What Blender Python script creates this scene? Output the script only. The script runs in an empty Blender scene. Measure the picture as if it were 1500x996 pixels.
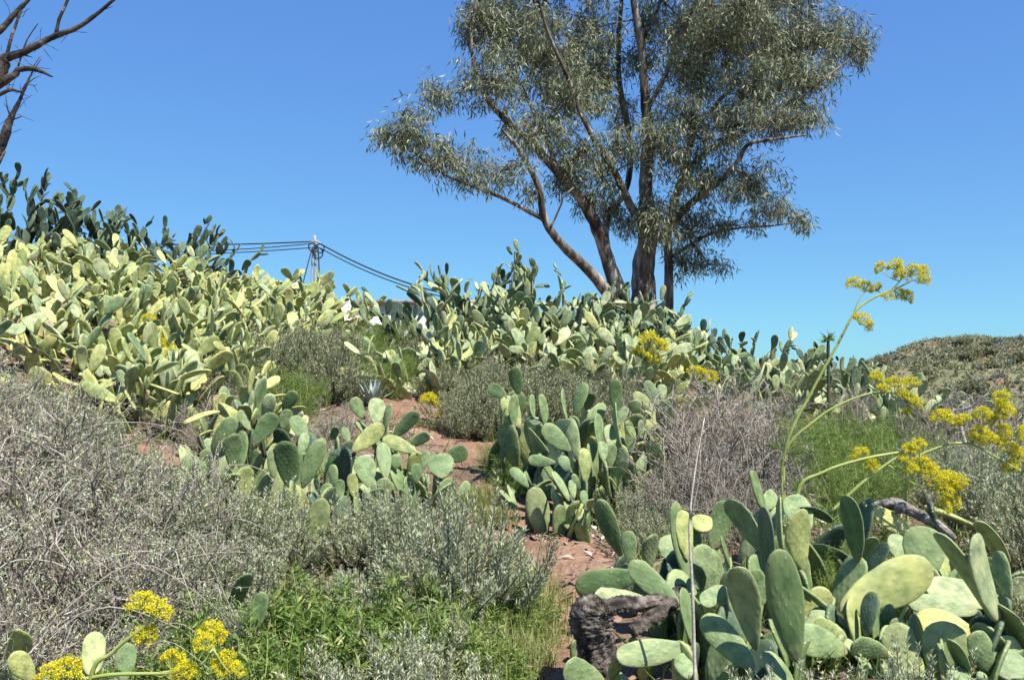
import bpy, math, random
import numpy as np
from mathutils import Vector, Matrix

# ------------------------------------------------------------------ camera, world, sun, exposure
sc = bpy.context.scene
col = sc.collection
FPX = 1353.0; PITCH = math.radians(2.0); CAMZ = 1.6
cam_d = bpy.data.cameras.new('camera'); cam = bpy.data.objects.new('camera', cam_d); col.objects.link(cam)
cam.location = (0, 0, CAMZ); cam.rotation_euler = (math.pi/2 + PITCH, 0, 0)
cam_d.sensor_width = 36.0; cam_d.lens = 36.0*FPX/1500.0
cam_d.clip_start = 0.05; cam_d.clip_end = 3000
sc.camera = cam

SUN_EL = math.radians(58); SUN_AZ = math.radians(136)      # azimuth clockwise from +Y (view direction)
world = bpy.data.worlds.new('World'); sc.world = world; world.use_nodes = True
wn = world.node_tree.nodes; wl = world.node_tree.links
sky = wn.new('ShaderNodeTexSky'); sky.sky_type = 'NISHITA'; sky.sun_disc = False
sky.sun_elevation = SUN_EL; sky.sun_rotation = SUN_AZ
sky.air_density = 1.0; sky.dust_density = 0.0; sky.ozone_density = 3.0; sky.altitude = 600
bg = wn['Background']; bg.inputs['Strength'].default_value = 0.087
hs_ = wn.new('ShaderNodeHueSaturation'); hs_.inputs['Saturation'].default_value = 1.3
wl.new(sky.outputs[0], hs_.inputs['Color'])
# one even tone curve per channel over the whole sky (camera response), no placement
sx = wn.new('ShaderNodeSeparateColor'); wl.new(hs_.outputs[0], sx.inputs[0]); cxn = wn.new('ShaderNodeCombineColor')
for ch, (g_, k_) in enumerate([(.377, .237), (.554, .512), (.38, .654)]):
    m0 = wn.new('ShaderNodeMath'); m0.operation = 'MULTIPLY'; m0.use_clamp = False; m0.inputs[1].default_value = .1; wl.new(sx.outputs[ch], m0.inputs[0])
    mm = wn.new('ShaderNodeMath'); mm.operation = 'MAXIMUM'; mm.inputs[1].default_value = 0; wl.new(m0.outputs[0], mm.inputs[0])
    m1_ = wn.new('ShaderNodeMath'); m1_.operation = 'POWER'; m1_.inputs[1].default_value = g_; wl.new(mm.outputs[0], m1_.inputs[0])
    m2_ = wn.new('ShaderNodeMath'); m2_.operation = 'MULTIPLY'; m2_.inputs[1].default_value = k_*10; wl.new(m1_.outputs[0], m2_.inputs[0]); wl.new(m2_.outputs[0], cxn.inputs[ch])
wl.new(cxn.outputs[0], bg.inputs[0])

sun_d = bpy.data.lights.new('sun', 'SUN'); sun_d.energy = 4.6; sun_d.angle = math.radians(0.53); sun_d.color = (1.0, 0.955, 0.88)
sun = bpy.data.objects.new('sun', sun_d); col.objects.link(sun)
sdir = Vector((math.sin(SUN_AZ)*math.cos(SUN_EL), math.cos(SUN_AZ)*math.cos(SUN_EL), math.sin(SUN_EL)))
sun.rotation_euler = sdir.to_track_quat('Z', 'Y').to_euler(); sun.location = sdir*40
sc.view_settings.view_transform = 'Standard'; sc.view_settings.look = 'None'
sc.view_settings.exposure = 0.95; sc.view_settings.gamma = 1.0
sc.render.engine = 'CYCLES'
sc.cycles.max_bounces = 6; sc.cycles.transparent_max_bounces = 6

# ------------------------------------------------------------------ helpers
rng = np.random.default_rng(7)
random.seed(7)
CF = np.array([0, math.cos(PITCH), math.sin(PITCH)]); CU = np.array([0, -math.sin(PITCH), math.cos(PITCH)]); CR = np.array([1.0, 0, 0])
CAM = np.array([0, 0, CAMZ])

def P(px, py, d):
    """point of the place seen at photo pixel (px, py) at depth d metres"""
    return CAM + d*(CF + CR*(px-750)/FPX + CU*(498-py)/FPX)

def nrm(v):
    v = np.asarray(v, float)
    return v/np.maximum(np.linalg.norm(v, axis=-1, keepdims=True), 1e-9)

def mk_mesh(name, V, F, mat=None, smooth=False, uv=None):
    """V (n,3), F list of int arrays (m,k), each with its own k"""
    me = bpy.data.meshes.new(name)
    V = np.asarray(V, np.float32)
    F = [np.asarray(f, np.int32) for f in (F if isinstance(F, list) else [F]) if len(f)]
    me.vertices.add(len(V)); me.vertices.foreach_set('co', V.ravel())
    idx = np.concatenate([f.ravel() for f in F]); tot = np.concatenate([np.full(len(f), f.shape[1], np.int32) for f in F])
    st = np.concatenate([[0], np.cumsum(tot)[:-1]]).astype(np.int32)
    me.loops.add(len(idx)); me.loops.foreach_set('vertex_index', idx)
    me.polygons.add(len(tot)); me.polygons.foreach_set('loop_start', st); me.polygons.foreach_set('loop_total', tot)
    if smooth: me.polygons.foreach_set('use_smooth', np.ones(len(tot), bool))
    if uv is not None:
        l = me.uv_layers.new(name='UVMap'); l.data.foreach_set('uv', np.asarray(uv, np.float32)[idx].ravel())
    me.update(calc_edges=True)
    if mat: me.materials.append(mat)
    return me

def obj(name, me, parent=None, loc=None, mat4=None, kind=None):
    o = bpy.data.objects.new(name, me); col.objects.link(o)
    if parent is not None: o.parent = parent
    if mat4 is not None: o.matrix_local = mat4
    elif loc is not None: o.location = loc
    if kind: o['kind'] = kind
    return o

def tag(o, label, cat, group=None):
    o['label'] = label; o['category'] = cat
    if group: o['group'] = group
    return o

def thing(name, label, cat, loc=(0, 0, 0), group=None, rz=0.0, scale=1.0):
    o = bpy.data.objects.new(name, None); col.objects.link(o); o.empty_display_size = 0.1
    o.location = loc; o.rotation_euler = (0, 0, rz); o.scale = (scale,)*3
    return tag(o, label, cat, group)

class MB:
    def __init__(s): s.v = []; s.f = {}; s.n = 0
    def add(s, V, F):
        V = np.asarray(V, float).reshape(-1, 3); F = np.asarray(F, int)
        if len(F): s.f.setdefault(F.shape[1], []).append(F + s.n)
        s.v.append(V); s.n += len(V)
    def mesh(s, name, mat=None, smooth=False):
        return mk_mesh(name, np.concatenate(s.v), [np.concatenate(f) for f in s.f.values()], mat, smooth)

def perp(d):
    d = nrm(d); a = np.where(np.abs(d[..., 2:3]) < .9, np.array([0, 0, 1.0]), np.array([1.0, 0, 0]))
    u = nrm(np.cross(d, a)); return u, np.cross(d, u)

def segs(A, B, ra, rb, k=3):
    """many independent tapered sticks"""
    A = np.asarray(A, float); B = np.asarray(B, float); n = len(A)
    ra = np.broadcast_to(ra, (n,)); rb = np.broadcast_to(rb, (n,))
    u, w = perp(B-A)
    an = np.arange(k)*2*math.pi/k
    c = np.cos(an)[None, :, None]; s = np.sin(an)[None, :, None]
    off = u[:, None]*c + w[:, None]*s
    V = np.concatenate([A[:, None]+off*ra[:, None, None], B[:, None]+off*rb[:, None, None]], 1).reshape(-1, 3)
    base = (np.arange(n)*2*k)[:, None, None]
    i = np.arange(k); q = np.stack([i, (i+1) % k, (i+1) % k + k, i+k], -1)[None]
    return V, (base+q).reshape(-1, 4)

def tube(pts, rad, k=8, wob=0.0, seed=0, sub=4):
    """smooth continuous tube along a polyline (Catmull-Rom), uneven skin with wob"""
    pts = np.asarray(pts, float); rad = np.asarray(rad, float); r_ = np.random.default_rng(seed)
    n = len(pts); T = np.linspace(0, n-1, (n-1)*sub+1)
    pp = np.vstack([2*pts[0]-pts[1], pts, 2*pts[-1]-pts[-2]])
    Q = []
    for t in T:
        i = min(int(t), n-2); f = t-i; a, b, c, d = pp[i], pp[i+1], pp[i+2], pp[i+3]
        Q.append(.5*((2*b)+(c-a)*f+(2*a-5*b+4*c-d)*f*f+(3*b-a-3*c+d)*f**3))
    Q = np.array(Q); R = np.interp(T, np.arange(n), rad)
    tang = nrm(np.gradient(Q, axis=0)); u = perp(tang[:1])[0][0]; V = []
    for i in range(len(Q)):
        u = nrm(u-tang[i]*np.dot(u, tang[i])); w = np.cross(tang[i], u)
        an = np.arange(k)*2*math.pi/k
        rr = R[i]*(1+wob*r_.normal(size=k))
        V.append(Q[i]+(np.cos(an)*rr)[:, None]*u+(np.sin(an)*rr)[:, None]*w)
    V = np.concatenate(V); m = len(Q); i = np.arange(k)
    F = np.concatenate([np.stack([i+j*k, (i+1) % k+j*k, (i+1) % k+(j+1)*k, i+(j+1)*k], -1) for j in range(m-1)])
    V = np.vstack([V, Q[0], Q[-1]])
    caps = np.vstack([np.stack([(i+1) % k, i, np.full(k, m*k)], -1), np.stack([i+(m-1)*k, (i+1) % k+(m-1)*k, np.full(k, m*k+1)], -1)])
    return V, F, caps

def add_tube(mb, *a, **kw):
    V, F, c = tube(*a, **kw); n0 = mb.n
    mb.add(V, F); mb.f.setdefault(3, []).append(c+n0)

def leaves(p, d, nn, L, W, bend=0.0):
    """pointed leaves: base, two mid points, tip; one quad each, folded slightly"""
    p = np.asarray(p, float); d = nrm(d); n = len(p)
    L = np.broadcast_to(L, (n,))[:, None]; W = np.broadcast_to(W, (n,))[:, None]
    s = nrm(np.cross(d, nn)); up = np.cross(s, d)
    mid = p+d*L*.45+up*L*.06
    tip = p+d*L-up*L*bend
    V = np.stack([p, mid-s*W*.5, tip, mid+s*W*.5], 1).reshape(-1, 3)
    return V, np.arange(n*4).reshape(n, 4)

def rdir(n, g=rng):
    return nrm(g.normal(size=(n, 3)))

# ------------------------------------------------------------------ materials
def mat_new(name):
    m = bpy.data.materials.new(name); m.use_nodes = True
    return m, m.node_tree.nodes, m.node_tree.links, m.node_tree.nodes['Principled BSDF']

def ramp(nodes, stops):
    r = nodes.new('ShaderNodeValToRGB'); e = r.color_ramp.elements
    while len(e) < len(stops): e.new(.5)
    for i, (p, c) in enumerate(stops): e[i].position = p; e[i].color = (*c, 1)
    return r

def leaf_mat(name, stops, rough=.6, trans=.22, spec=.3):
    m, N, L, b = mat_new(name)
    g = N.new('ShaderNodeNewGeometry'); r = ramp(N, stops)
    L.new(g.outputs['Random Per Island'], r.inputs[0]); L.new(r.outputs[0], b.inputs['Base Color'])
    b.inputs['Roughness'].default_value = rough; b.inputs['Specular IOR Level'].default_value = spec
    if trans > 0:
        t = N.new('ShaderNodeBsdfTranslucent'); L.new(r.outputs[0], t.inputs[0])
        mx = N.new('ShaderNodeMixShader'); mx.inputs[0].default_value = trans
        L.new(b.outputs[0], mx.inputs[1]); L.new(t.outputs[0], mx.inputs[2])
        L.new(mx.outputs[0], N['Material Output'].inputs[0])
    return m

def noise_mat(name, stops, scale=8, rough=.8, bump=.3, detail=6, bscale=None, coord='Object', spec=.3):
    m, N, L, b = mat_new(name)
    tc = N.new('ShaderNodeTexCoord'); n = N.new('ShaderNodeTexNoise'); n.inputs['Scale'].default_value = scale; n.inputs['Detail'].default_value = detail
    L.new(tc.outputs[coord], n.inputs['Vector']); r = ramp(N, stops); L.new(n.outputs[0], r.inputs[0]); L.new(r.outputs[0], b.inputs['Base Color'])
    b.inputs['Roughness'].default_value = rough; b.inputs['Specular IOR Level'].default_value = spec
    if bump:
        n2 = N.new('ShaderNodeTexNoise'); n2.inputs['Scale'].default_value = bscale or scale*3; n2.inputs['Detail'].default_value = 8
        L.new(tc.outputs[coord], n2.inputs['Vector'])
        bp = N.new('ShaderNodeBump'); bp.inputs['Strength'].default_value = bump; bp.inputs['Distance'].default_value = .03
        L.new(n2.outputs[0], bp.inputs['Height']); L.new(bp.outputs[0], b.inputs['Normal'])
    return m

def pad_mat(name, stops, dot=(.62, .62, .46), edge=(.34, .36, .14), edge_amt=.35):
    """cactus skin: colour by pad, mottling, areole dots in a loose lattice, corky base, paler rim"""
    m, N, L, b = mat_new(name)
    oi = N.new('ShaderNodeObjectInfo'); r = ramp(N, stops); L.new(oi.outputs['Random'], r.inputs[0])
    uv = N.new('ShaderNodeUVMap'); sp = N.new('ShaderNodeSeparateXYZ'); L.new(uv.outputs[0], sp.inputs[0])
    tc = N.new('ShaderNodeTexCoord')
    nz = N.new('ShaderNodeTexNoise'); nz.inputs['Scale'].default_value = 5; nz.inputs['Detail'].default_value = 5
    ad = N.new('ShaderNodeVectorMath'); ad.operation = 'MULTIPLY_ADD'
    cx = N.new('ShaderNodeCombineXYZ'); L.new(oi.outputs['Random'], cx.inputs[0]); L.new(oi.outputs['Random'], cx.inputs[2])
    ad.inputs[1].default_value = (37, 0, 91); L.new(cx.outputs[0], ad.inputs[0]); L.new(tc.outputs['UV'], ad.inputs[2])
    L.new(ad.outputs[0], nz.inputs['Vector'])
    m1 = N.new('ShaderNodeMix'); m1.data_type = 'RGBA'; m1.blend_type = 'MULTIPLY'
    rr = ramp(N, [(.32, (.58, .66, .58)), (.5, (.95, .97, .93)), (.68, (1.3, 1.22, 1.12))]); L.new(nz.outputs[0], rr.inputs[0])
    m1.inputs[0].default_value = 1; L.new(r.outputs[0], m1.inputs[6]); L.new(rr.outputs[0], m1.inputs[7])
    # rim
    ab = N.new('ShaderNodeMath'); ab.operation = 'ABSOLUTE'; L.new(sp.outputs[2], ab.inputs[0])
    at = N.new('ShaderNodeAttribute'); at.attribute_name = 'rim'
    em = N.new('ShaderNodeMath'); em.operation = 'MULTIPLY'; em.inputs[1].default_value = edge_amt; L.new(at.outputs['Fac'], em.inputs[0])
    m2 = N.new('ShaderNodeMix'); m2.data_type = 'RGBA'; L.new(em.outputs[0], m2.inputs[0]); L.new(m1.outputs[2], m2.inputs[6]); m2.inputs[7].default_value = (*edge, 1)
    # areoles
    vo = N.new('ShaderNodeTexVoronoi'); vo.inputs['Scale'].default_value = 11; vo.inputs['Randomness'].default_value = .38
    mp = N.new('ShaderNodeMapping'); mp.inputs['Rotation'].default_value = (0, 0, .7); mp.inputs['Scale'].default_value = (1, .8, 1)
    L.new(uv.outputs[0], mp.inputs[0]); L.new(mp.outputs[0], vo.inputs['Vector'])
    dr = ramp(N, [(.06, (1, 1, 1)), (.12, (0, 0, 0))]); L.new(vo.outputs['Distance'], dr.inputs[0])
    m3 = N.new('ShaderNodeMix'); m3.data_type = 'RGBA'; dm = N.new('ShaderNodeMath'); dm.operation = 'MULTIPLY'; dm.inputs[1].default_value = .6
    L.new(dr.outputs[0], dm.inputs[0]); L.new(dm.outputs[0], m3.inputs[0]); L.new(m2.outputs[2], m3.inputs[6]); m3.inputs[7].default_value = (*dot, 1)
    # scars and corky base
    n2 = N.new('ShaderNodeTexNoise'); n2.inputs['Scale'].default_value = 9; n2.inputs['Detail'].default_value = 8; n2.inputs['Roughness'].default_value = .7
    L.new(ad.outputs[0], n2.inputs['Vector'])
    sr = ramp(N, [(.60, (0, 0, 0)), (.68, (1, 1, 1))]); L.new(n2.outputs[0], sr.inputs[0])
    cb = ramp(N, [(.0, (1, 1, 1)), (.2, (0, 0, 0))]); L.new(sp.outputs[1], cb.inputs[0])
    mxx = N.new('ShaderNodeMath'); mxx.operation = 'MAXIMUM'; L.new(sr.outputs[0], mxx.inputs[0]); L.new(cb.outputs[0], mxx.inputs[1])
    ms = N.new('ShaderNodeMath'); ms.operation = 'MULTIPLY'; ms.inputs[1].default_value = .7; L.new(mxx.outputs[0], ms.inputs[0])
    m4 = N.new('ShaderNodeMix'); m4.data_type = 'RGBA'; L.new(ms.outputs[0], m4.inputs[0]); L.new(m3.outputs[2], m4.inputs[6]); m4.inputs[7].default_value = (.27, .22, .13, 1)
    L.new(m4.outputs[2], b.inputs['Base Color'])
    b.inputs['Roughness'].default_value = .62; b.inputs['Specular IOR Level'].default_value = .3
    bp = N.new('ShaderNodeBump'); bp.inputs['Strength'].default_value = .16; bp.inputs['Distance'].default_value = .01
    sm = ramp(N, [(.0, (1, 1, 1)), (.45, (0, 0, 0))]); L.new(vo.outputs['Distance'], sm.inputs[0])
    L.new(sm.outputs[0], bp.inputs['Height']); L.new(bp.outputs[0], b.inputs['Normal'])
    return m

M = {}
M['pad'] = pad_mat('cactus_skin_green', [(0, (.10, .165, .065)), (.3, (.165, .235, .10)), (.6, (.225, .295, .135)), (.85, (.285, .34, .17)), (1, (.36, .38, .13))])
M['pad_y'] = pad_mat('cactus_skin_yellow_green', [(0, (.23, .29, .10)), (.35, (.36, .39, .145)), (.7, (.45, .455, .17)), (1, (.52, .49, .18))], edge_amt=.25)
M['pad_p'] = pad_mat('cactus_skin_pale', [(0, (.15, .22, .11)), (.4, (.29, .345, .18)), (.8, (.40, .43, .24)), (1, (.46, .46, .23))], edge_amt=.2)
M['pad_b'] = pad_mat('dead_cactus_pad', [(0, (.20, .13, .07)), (.5, (.36, .28, .17)), (1, (.52, .46, .34))], edge_amt=.0, dot=(.2, .15, .1))
M['pad_d'] = pad_mat('cactus_skin_dark_and_shaded', [(0, (.035, .065, .05)), (.6, (.065, .11, .075)), (1, (.13, .18, .11))], edge_amt=.15)  # skin of the dark-green plants; in other clumps it is painted shade
M['cork'] = noise_mat('dead_cactus_wood', [(.38, (.02, .017, .014)), (.48, (.08, .066, .053)), (.58, (.15, .127, .105)), (.7, (.29, .255, .22))], 20, .95, 1.0, 10, 30)
def bark_mat():
    m, N, L, b = mat_new('eucalyptus_bark')
    tc = N.new('ShaderNodeTexCoord'); mp = N.new('ShaderNodeMapping'); mp.inputs['Scale'].default_value = (3.2, 3.2, .7); L.new(tc.outputs['Object'], mp.inputs[0])
    n = N.new('ShaderNodeTexNoise'); n.inputs['Scale'].default_value = 1.5; n.inputs['Detail'].default_value = 9; n.inputs['Roughness'].default_value = .68; L.new(mp.outputs[0], n.inputs['Vector'])
    r = ramp(N, [(.36, (.03, .022, .017)), (.47, (.10, .075, .055)), (.54, (.24, .2, .16)), (.62, (.42, .38, .33)), (.7, (.16, .12, .09))]); L.new(n.outputs[0], r.inputs[0]); L.new(r.outputs[0], b.inputs['Base Color'])
    b.inputs['Roughness'].default_value = .85; b.inputs['Specular IOR Level'].default_value = .2
    bp = N.new('ShaderNodeBump'); bp.inputs['Strength'].default_value = .9; bp.inputs['Distance'].default_value = .06; L.new(n.outputs[0], bp.inputs['Height']); L.new(bp.outputs[0], b.inputs['Normal'])
    return m
M['bark'] = bark_mat()
M['logwood'] = noise_mat('weathered_grey_wood', [(.35, (.12, .10, .09)), (.55, (.27, .24, .21)), (.7, (.45, .41, .37))], 20, .9, .8, 8, 40)
M['dead'] = noise_mat('bleached_dead_wood', [(.42, (.025, .02, .018)), (.58, (.09, .075, .062)), (.7, (.32, .28, .24))], 5, .85, .5, 7, 25)
M['euc'] = leaf_mat('eucalyptus_leaf', [(0, (.075, .095, .05)), (.5, (.18, .21, .115)), (.85, (.32, .34, .21)), (1, (.42, .40, .25))], .55, .25, .38)
M['silver'] = leaf_mat('wormwood_leaf', [(0, (.24, .28, .13)), (.5, (.40, .44, .28)), (.88, (.55, .57, .42)), (1, (.55, .52, .13))], .7, .2)
M['olive'] = leaf_mat('olive_green_leaf', [(0, (.16, .2, .085)), (.5, (.30, .33, .18)), (1, (.45, .46, .28))], .7, .2)
M['herb'] = leaf_mat('fresh_green_leaf', [(0, (.08, .145, .025)), (.6, (.155, .245, .05)), (.9, (.28, .33, .08)), (1, (.45, .42, .2))], .55, .3)
M['fennel'] = leaf_mat('feathery_green_leaf', [(0, (.075, .14, .03)), (.6, (.155, .245, .05)), (1, (.30, .34, .10))], .6, .3)
M['grass'] = leaf_mat('yellow_green_grass', [(0, (.13, .18, .04)), (.55, (.25, .31, .08)), (.8, (.4, .4, .16)), (1, (.5, .43, .26))], .6, .3)
M['twig'] = leaf_mat('dry_grey_twig', [(0, (.09, .07, .05)), (.5, (.25, .21, .165)), (.9, (.43, .38, .32)), (1, (.6, .55, .48))], .85, 0)
M['stem'] = leaf_mat('woody_stem', [(0, (.06, .045, .03)), (1, (.18, .14, .09))], .85, 0)
M['fstem'] = noise_mat('giant_fennel_stalk', [(.3, (.24, .31, .07)), (.7, (.38, .42, .13))], 14, .5, .1)
M['yellow'] = leaf_mat('yellow_flower', [(0, (.42, .42, .015)), (.5, (.72, .62, .015)), (1, (.85, .76, .04))], .6, .25)
M['litter'] = leaf_mat('dry_litter', [(0, (.10, .07, .05)), (.5, (.26, .2, .15)), (.85, (.45, .4, .33)), (1, (.62, .58, .52))], .85, 0)
M['stone'] = noise_mat('field_stone', [(.3, (.2, .15, .12)), (.7, (.38, .32, .27))], 12, .9, .5)
M['white'] = noise_mat('limewashed_wall', [(.3, (.66, .65, .62)), (.7, (.8, .79, .77))], 3, .85, .15)
M['roof'] = noise_mat('weathered_roof_slab', [(.3, (.18, .16, .14)), (.7, (.36, .33, .29))], 4, .9, .3)
M['cable'] = noise_mat('black_cable', [(.3, (.018, .018, .02)), (.7, (.03, .03, .033))], 5, .6, 0)
M['pole'] = noise_mat('grey_pole', [(.3, (.3, .28, .26)), (.7, (.5, .48, .45))], 5, .8, .1)
mg, N_, L_, b_ = mat_new('window_pane'); b_.inputs['Base Color'].default_value = (.12, .17, .22, 1); b_.inputs['Roughness'].default_value = .12; M['pane'] = mg
M['frame'] = noise_mat('painted_window_frame', [(.3, (.6, .6, .58)), (.7, (.7, .7, .68))], 5, .6, 0)
M['hillstem'] = noise_mat('dark_green_stem', [(.3, (.03, .05, .03)), (.7, (.07, .10, .06))], 9, .7, .1)
M['stalk'] = noise_mat('pale_dry_stalk', [(.3, (.33, .29, .23)), (.7, (.56, .51, .43))], 30, .8, .2)
M['agave'] = leaf_mat('agave_leaf', [(0, (.16, .22, .19)), (1, (.36, .42, .38))], .6, 0)
M['hillbush'] = leaf_mat('hill_scrub_leaf', [(0, (.13, .14, .06)), (.6, (.25, .26, .135)), (1, (.38, .36, .22))], .7, .15)

# soil with litter, clods and fine relief
def soil(name, a, b2, c, s=2.2):
    m, N, L, b = mat_new(name)
    tc = N.new('ShaderNodeTexCoord')
    n1 = N.new('ShaderNodeTexNoise'); n1.inputs['Scale'].default_value = s; n1.inputs['Detail'].default_value = 10; n1.inputs['Roughness'].default_value = .65
    L.new(tc.outputs['Object'], n1.inputs['Vector'])
    r = ramp(N, [(.3, a), (.5, b2), (.72, c)]); L.new(n1.outputs[0], r.inputs[0])
    n3 = N.new('ShaderNodeTexNoise'); n3.inputs['Scale'].default_value = 60; n3.inputs['Detail'].default_value = 4; L.new(tc.outputs['Object'], n3.inputs['Vector'])
    r3 = ramp(N, [(.35, (.7, .7, .7)), (.7, (1.25, 1.22, 1.2))]); L.new(n3.outputs[0], r3.inputs[0])
    mx = N.new('ShaderNodeMix'); mx.data_type = 'RGBA'; mx.blend_type = 'MULTIPLY'; mx.inputs[0].default_value = 1
    L.new(r.outputs[0], mx.inputs[6]); L.new(r3.outputs[0], mx.inputs[7]); L.new(mx.outputs[2], b.inputs['Base Color'])
    b.inputs['Roughness'].default_value = .95; b.inputs['Specular IOR Level'].default_value = .15
    n2 = N.new('ShaderNodeTexNoise'); n2.inputs['Scale'].default_value = 24; n2.inputs['Detail'].default_value = 10; L.new(tc.outputs['Object'], n2.inputs['Vector'])
    bp = N.new('ShaderNodeBump'); bp.inputs['Strength'].default_value = .7; bp.inputs['Distance'].default_value = .04
    L.new(n2.outputs[0], bp.inputs['Height']); L.new(bp.outputs[0], b.inputs['Normal'])
    return m
M['ground'] = soil('stony_brown_soil', (.10, .07, .05), (.19, .13, .09), (.27, .2, .15))
M['path'] = soil('trodden_red_earth', (.17, .10, .062), (.26, .16, .105), (.34, .225, .155), 3.0)

# ------------------------------------------------------------------ terrain
ctl_px = [(860, 996, 3.6), (820, 800, 5.6), (770, 730, 6.5), (690, 660, 7.6), (600, 600, 9.0), (600, 570, 10.5), (740, 505, 12.5), (930, 500, 18),
          (30, 375, 14), (150, 460, 10.5), (50, 650, 6.2), (250, 595, 8.5), (220, 690, 6.3), (460, 790, 5.5), (330, 480, 12), (450, 458, 14),
          (1100, 1000, 3.5), (1450, 985, 3.5), (1300, 785, 4.8), (1000, 770, 6), (1250, 670, 9), (1100, 588, 13), (1450, 655, 13), (1000, 548, 14), (880, 600, 9.5), (570, 512, 13), (745, 492, 12.4), (680, 490, 12.5), (565, 500, 16), (610, 515, 12.5), (530, 490, 14.5), (570, 530, 11.5)]
ctl = [tuple(P(*c)) for c in ctl_px]
ctl += [(0, 0, 0), (0, -5, -.6), (-6, -3, .1), (6, -3, -.8), (0, 2, .2), (-1.9, 3.3, .38), (-1.2, 2.2, .25), (1.8, 2.2, .15), (-4, 26, 1.0), (-7, 32, .8), (2.5, 26, 1.2),
        (20, 40, -2.5), (-20, 40, 2.5), (-25, 14, 5.0), (25, 14, -1.5), (-15, 5, 2.4), (15, 4, -.6), (-12, 0, 1.0), (12, 0, -.6), (8, 26, -.8), (-12, 20, 4.3), (12, 24, -1.5)]
ctl = np.array(ctl)
def _fit():
    X = ctl[:, :2]; n = len(X)
    K = np.linalg.norm(X[:, None]-X[None], axis=-1)
    A = np.zeros((n+3, n+3)); A[:n, :n] = -K+np.eye(n)*.25; A[:n, n] = 1; A[:n, n+1:] = X; A[n, :n] = 1; A[n+1:, :n] = X.T
    return np.linalg.solve(A, np.concatenate([ctl[:, 2], [0, 0, 0]]))
_w = _fit()
def H(x, y):
    x = np.asarray(x, float); y = np.asarray(y, float)
    sh = x.shape; q = np.stack([x.ravel(), y.ravel()], -1)
    K = np.sqrt(((q[:, None]-ctl[None, :, :2])**2).sum(-1)+.05)
    z = -K@_w[:len(ctl)]+_w[len(ctl)]+q@_w[len(ctl)+1:]
    r = np.linalg.norm(q-np.array([0, 12]), axis=-1)
    f = np.clip((r-24)/30, 0, 1); f = f*f*(3-2*f)
    z = z*(1-f)+(-4.0)*f
    z = z+(.025*np.sin(q[:, 0]*5.1+q[:, 1]*2.3)+.02*np.sin(q[:, 1]*7.3-q[:, 0]*3.7))*(1-f)
    return z.reshape(sh)
def G(x, y): return float(H(np.array([x]), np.array([y]))[0])
def GP(px, d):
    """ground point in the image column px at depth d"""
    x = d*(px-750)/FPX; y = d
    return np.array([x, y, G(x, y)])

def grid_mesh(name, xs, ys, zf, mat):
    X, Y = np.meshgrid(xs, ys); Z = zf(X, Y)
    V = np.stack([X, Y, Z], -1).reshape(-1, 3); nx = len(xs); ny = len(ys)
    i, j = np.meshgrid(np.arange(nx-1), np.arange(ny-1)); a = (j*nx+i).ravel()
    return mk_mesh(name, V, np.stack([a, a+1, a+nx+1, a+nx], -1), mat, True)
def spaced(lo, hi, fine_lo, fine_hi, st, grow=1.25):
    v = list(np.arange(fine_lo, fine_hi+1e-6, st)); s = st
    while v[-1] < hi: s *= grow; v.append(v[-1]+s)
    s = st
    while v[0] > lo: s *= grow; v.insert(0, v[0]-s)
    return np.array(v)
g_o = obj('ground', grid_mesh('ground', spaced(-1500, 1500, -12, 12, .16), spaced(-300, 2500, -1, 20, .16), H, M['ground'])); g_o['kind'] = 'structure'

# the trodden path, a strip just above the soil with uneven edges
pc = np.array([P(*c)[:2] for c in [(905, 1250, 2.3), (870, 1060, 3.2), (850, 960, 3.85), (835, 880, 4.6), (815, 800, 5.6), (775, 735, 6.5), (695, 662, 7.6), (640, 628, 8.3), (600, 600, 9.0), (585, 588, 9.8)]])
pw = np.array([.18, .17, .17, .18, .27, .25, .34, .38, .34, .2])
tt = np.linspace(0, len(pc)-1, 150)
cx_ = np.stack([np.interp(tt, np.arange(len(pc)), pc[:, 0]), np.interp(tt, np.arange(len(pc)), pc[:, 1])], -1)
for _ in range(6): cx_[1:-1] = (cx_[:-2]+cx_[1:-1]*2+cx_[2:])/4
tw_ = np.interp(tt, np.arange(len(pc)), pw)
tg = nrm(np.gradient(cx_, axis=0)); nn_ = np.stack([-tg[:, 1], tg[:, 0]], -1)
sv = np.linspace(-1, 1, 13)
wl_ = tw_*(1+.22*np.sin(tt*9)+.12*rng.normal(size=len(tt))); wr_ = tw_*(1+.2*np.sin(tt*7+2)+.12*rng.normal(size=len(tt)))
XY = np.stack([cx_+nn_*((wl_ if s > 0 else wr_)*s)[:, None] for s in sv], 1)
Zp = H(XY[..., 0], XY[..., 1])+.014+.010*rng.normal(size=XY.shape[:2])*(1-np.abs(sv))[None]-.012*(np.abs(sv) > .95)
Vp = np.concatenate([XY, Zp[..., None]], -1).reshape(-1, 3); k_ = len(sv)
a_ = (np.arange(len(tt)-1)[:, None]*k_+np.arange(k_-1)[None]).ravel()
p_o = obj('path', mk_mesh('path', Vp, np.stack([a_, a_+1, a_+k_+1, a_+k_], -1), M['path'], True)); p_o['kind'] = 'structure'
def path_dist(x, y):
    q = np.stack([np.asarray(x).ravel(), np.asarray(y).ravel()], -1)
    return np.sqrt(((q[:, None]-cx_[None])**2).sum(-1)).min(1)
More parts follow.
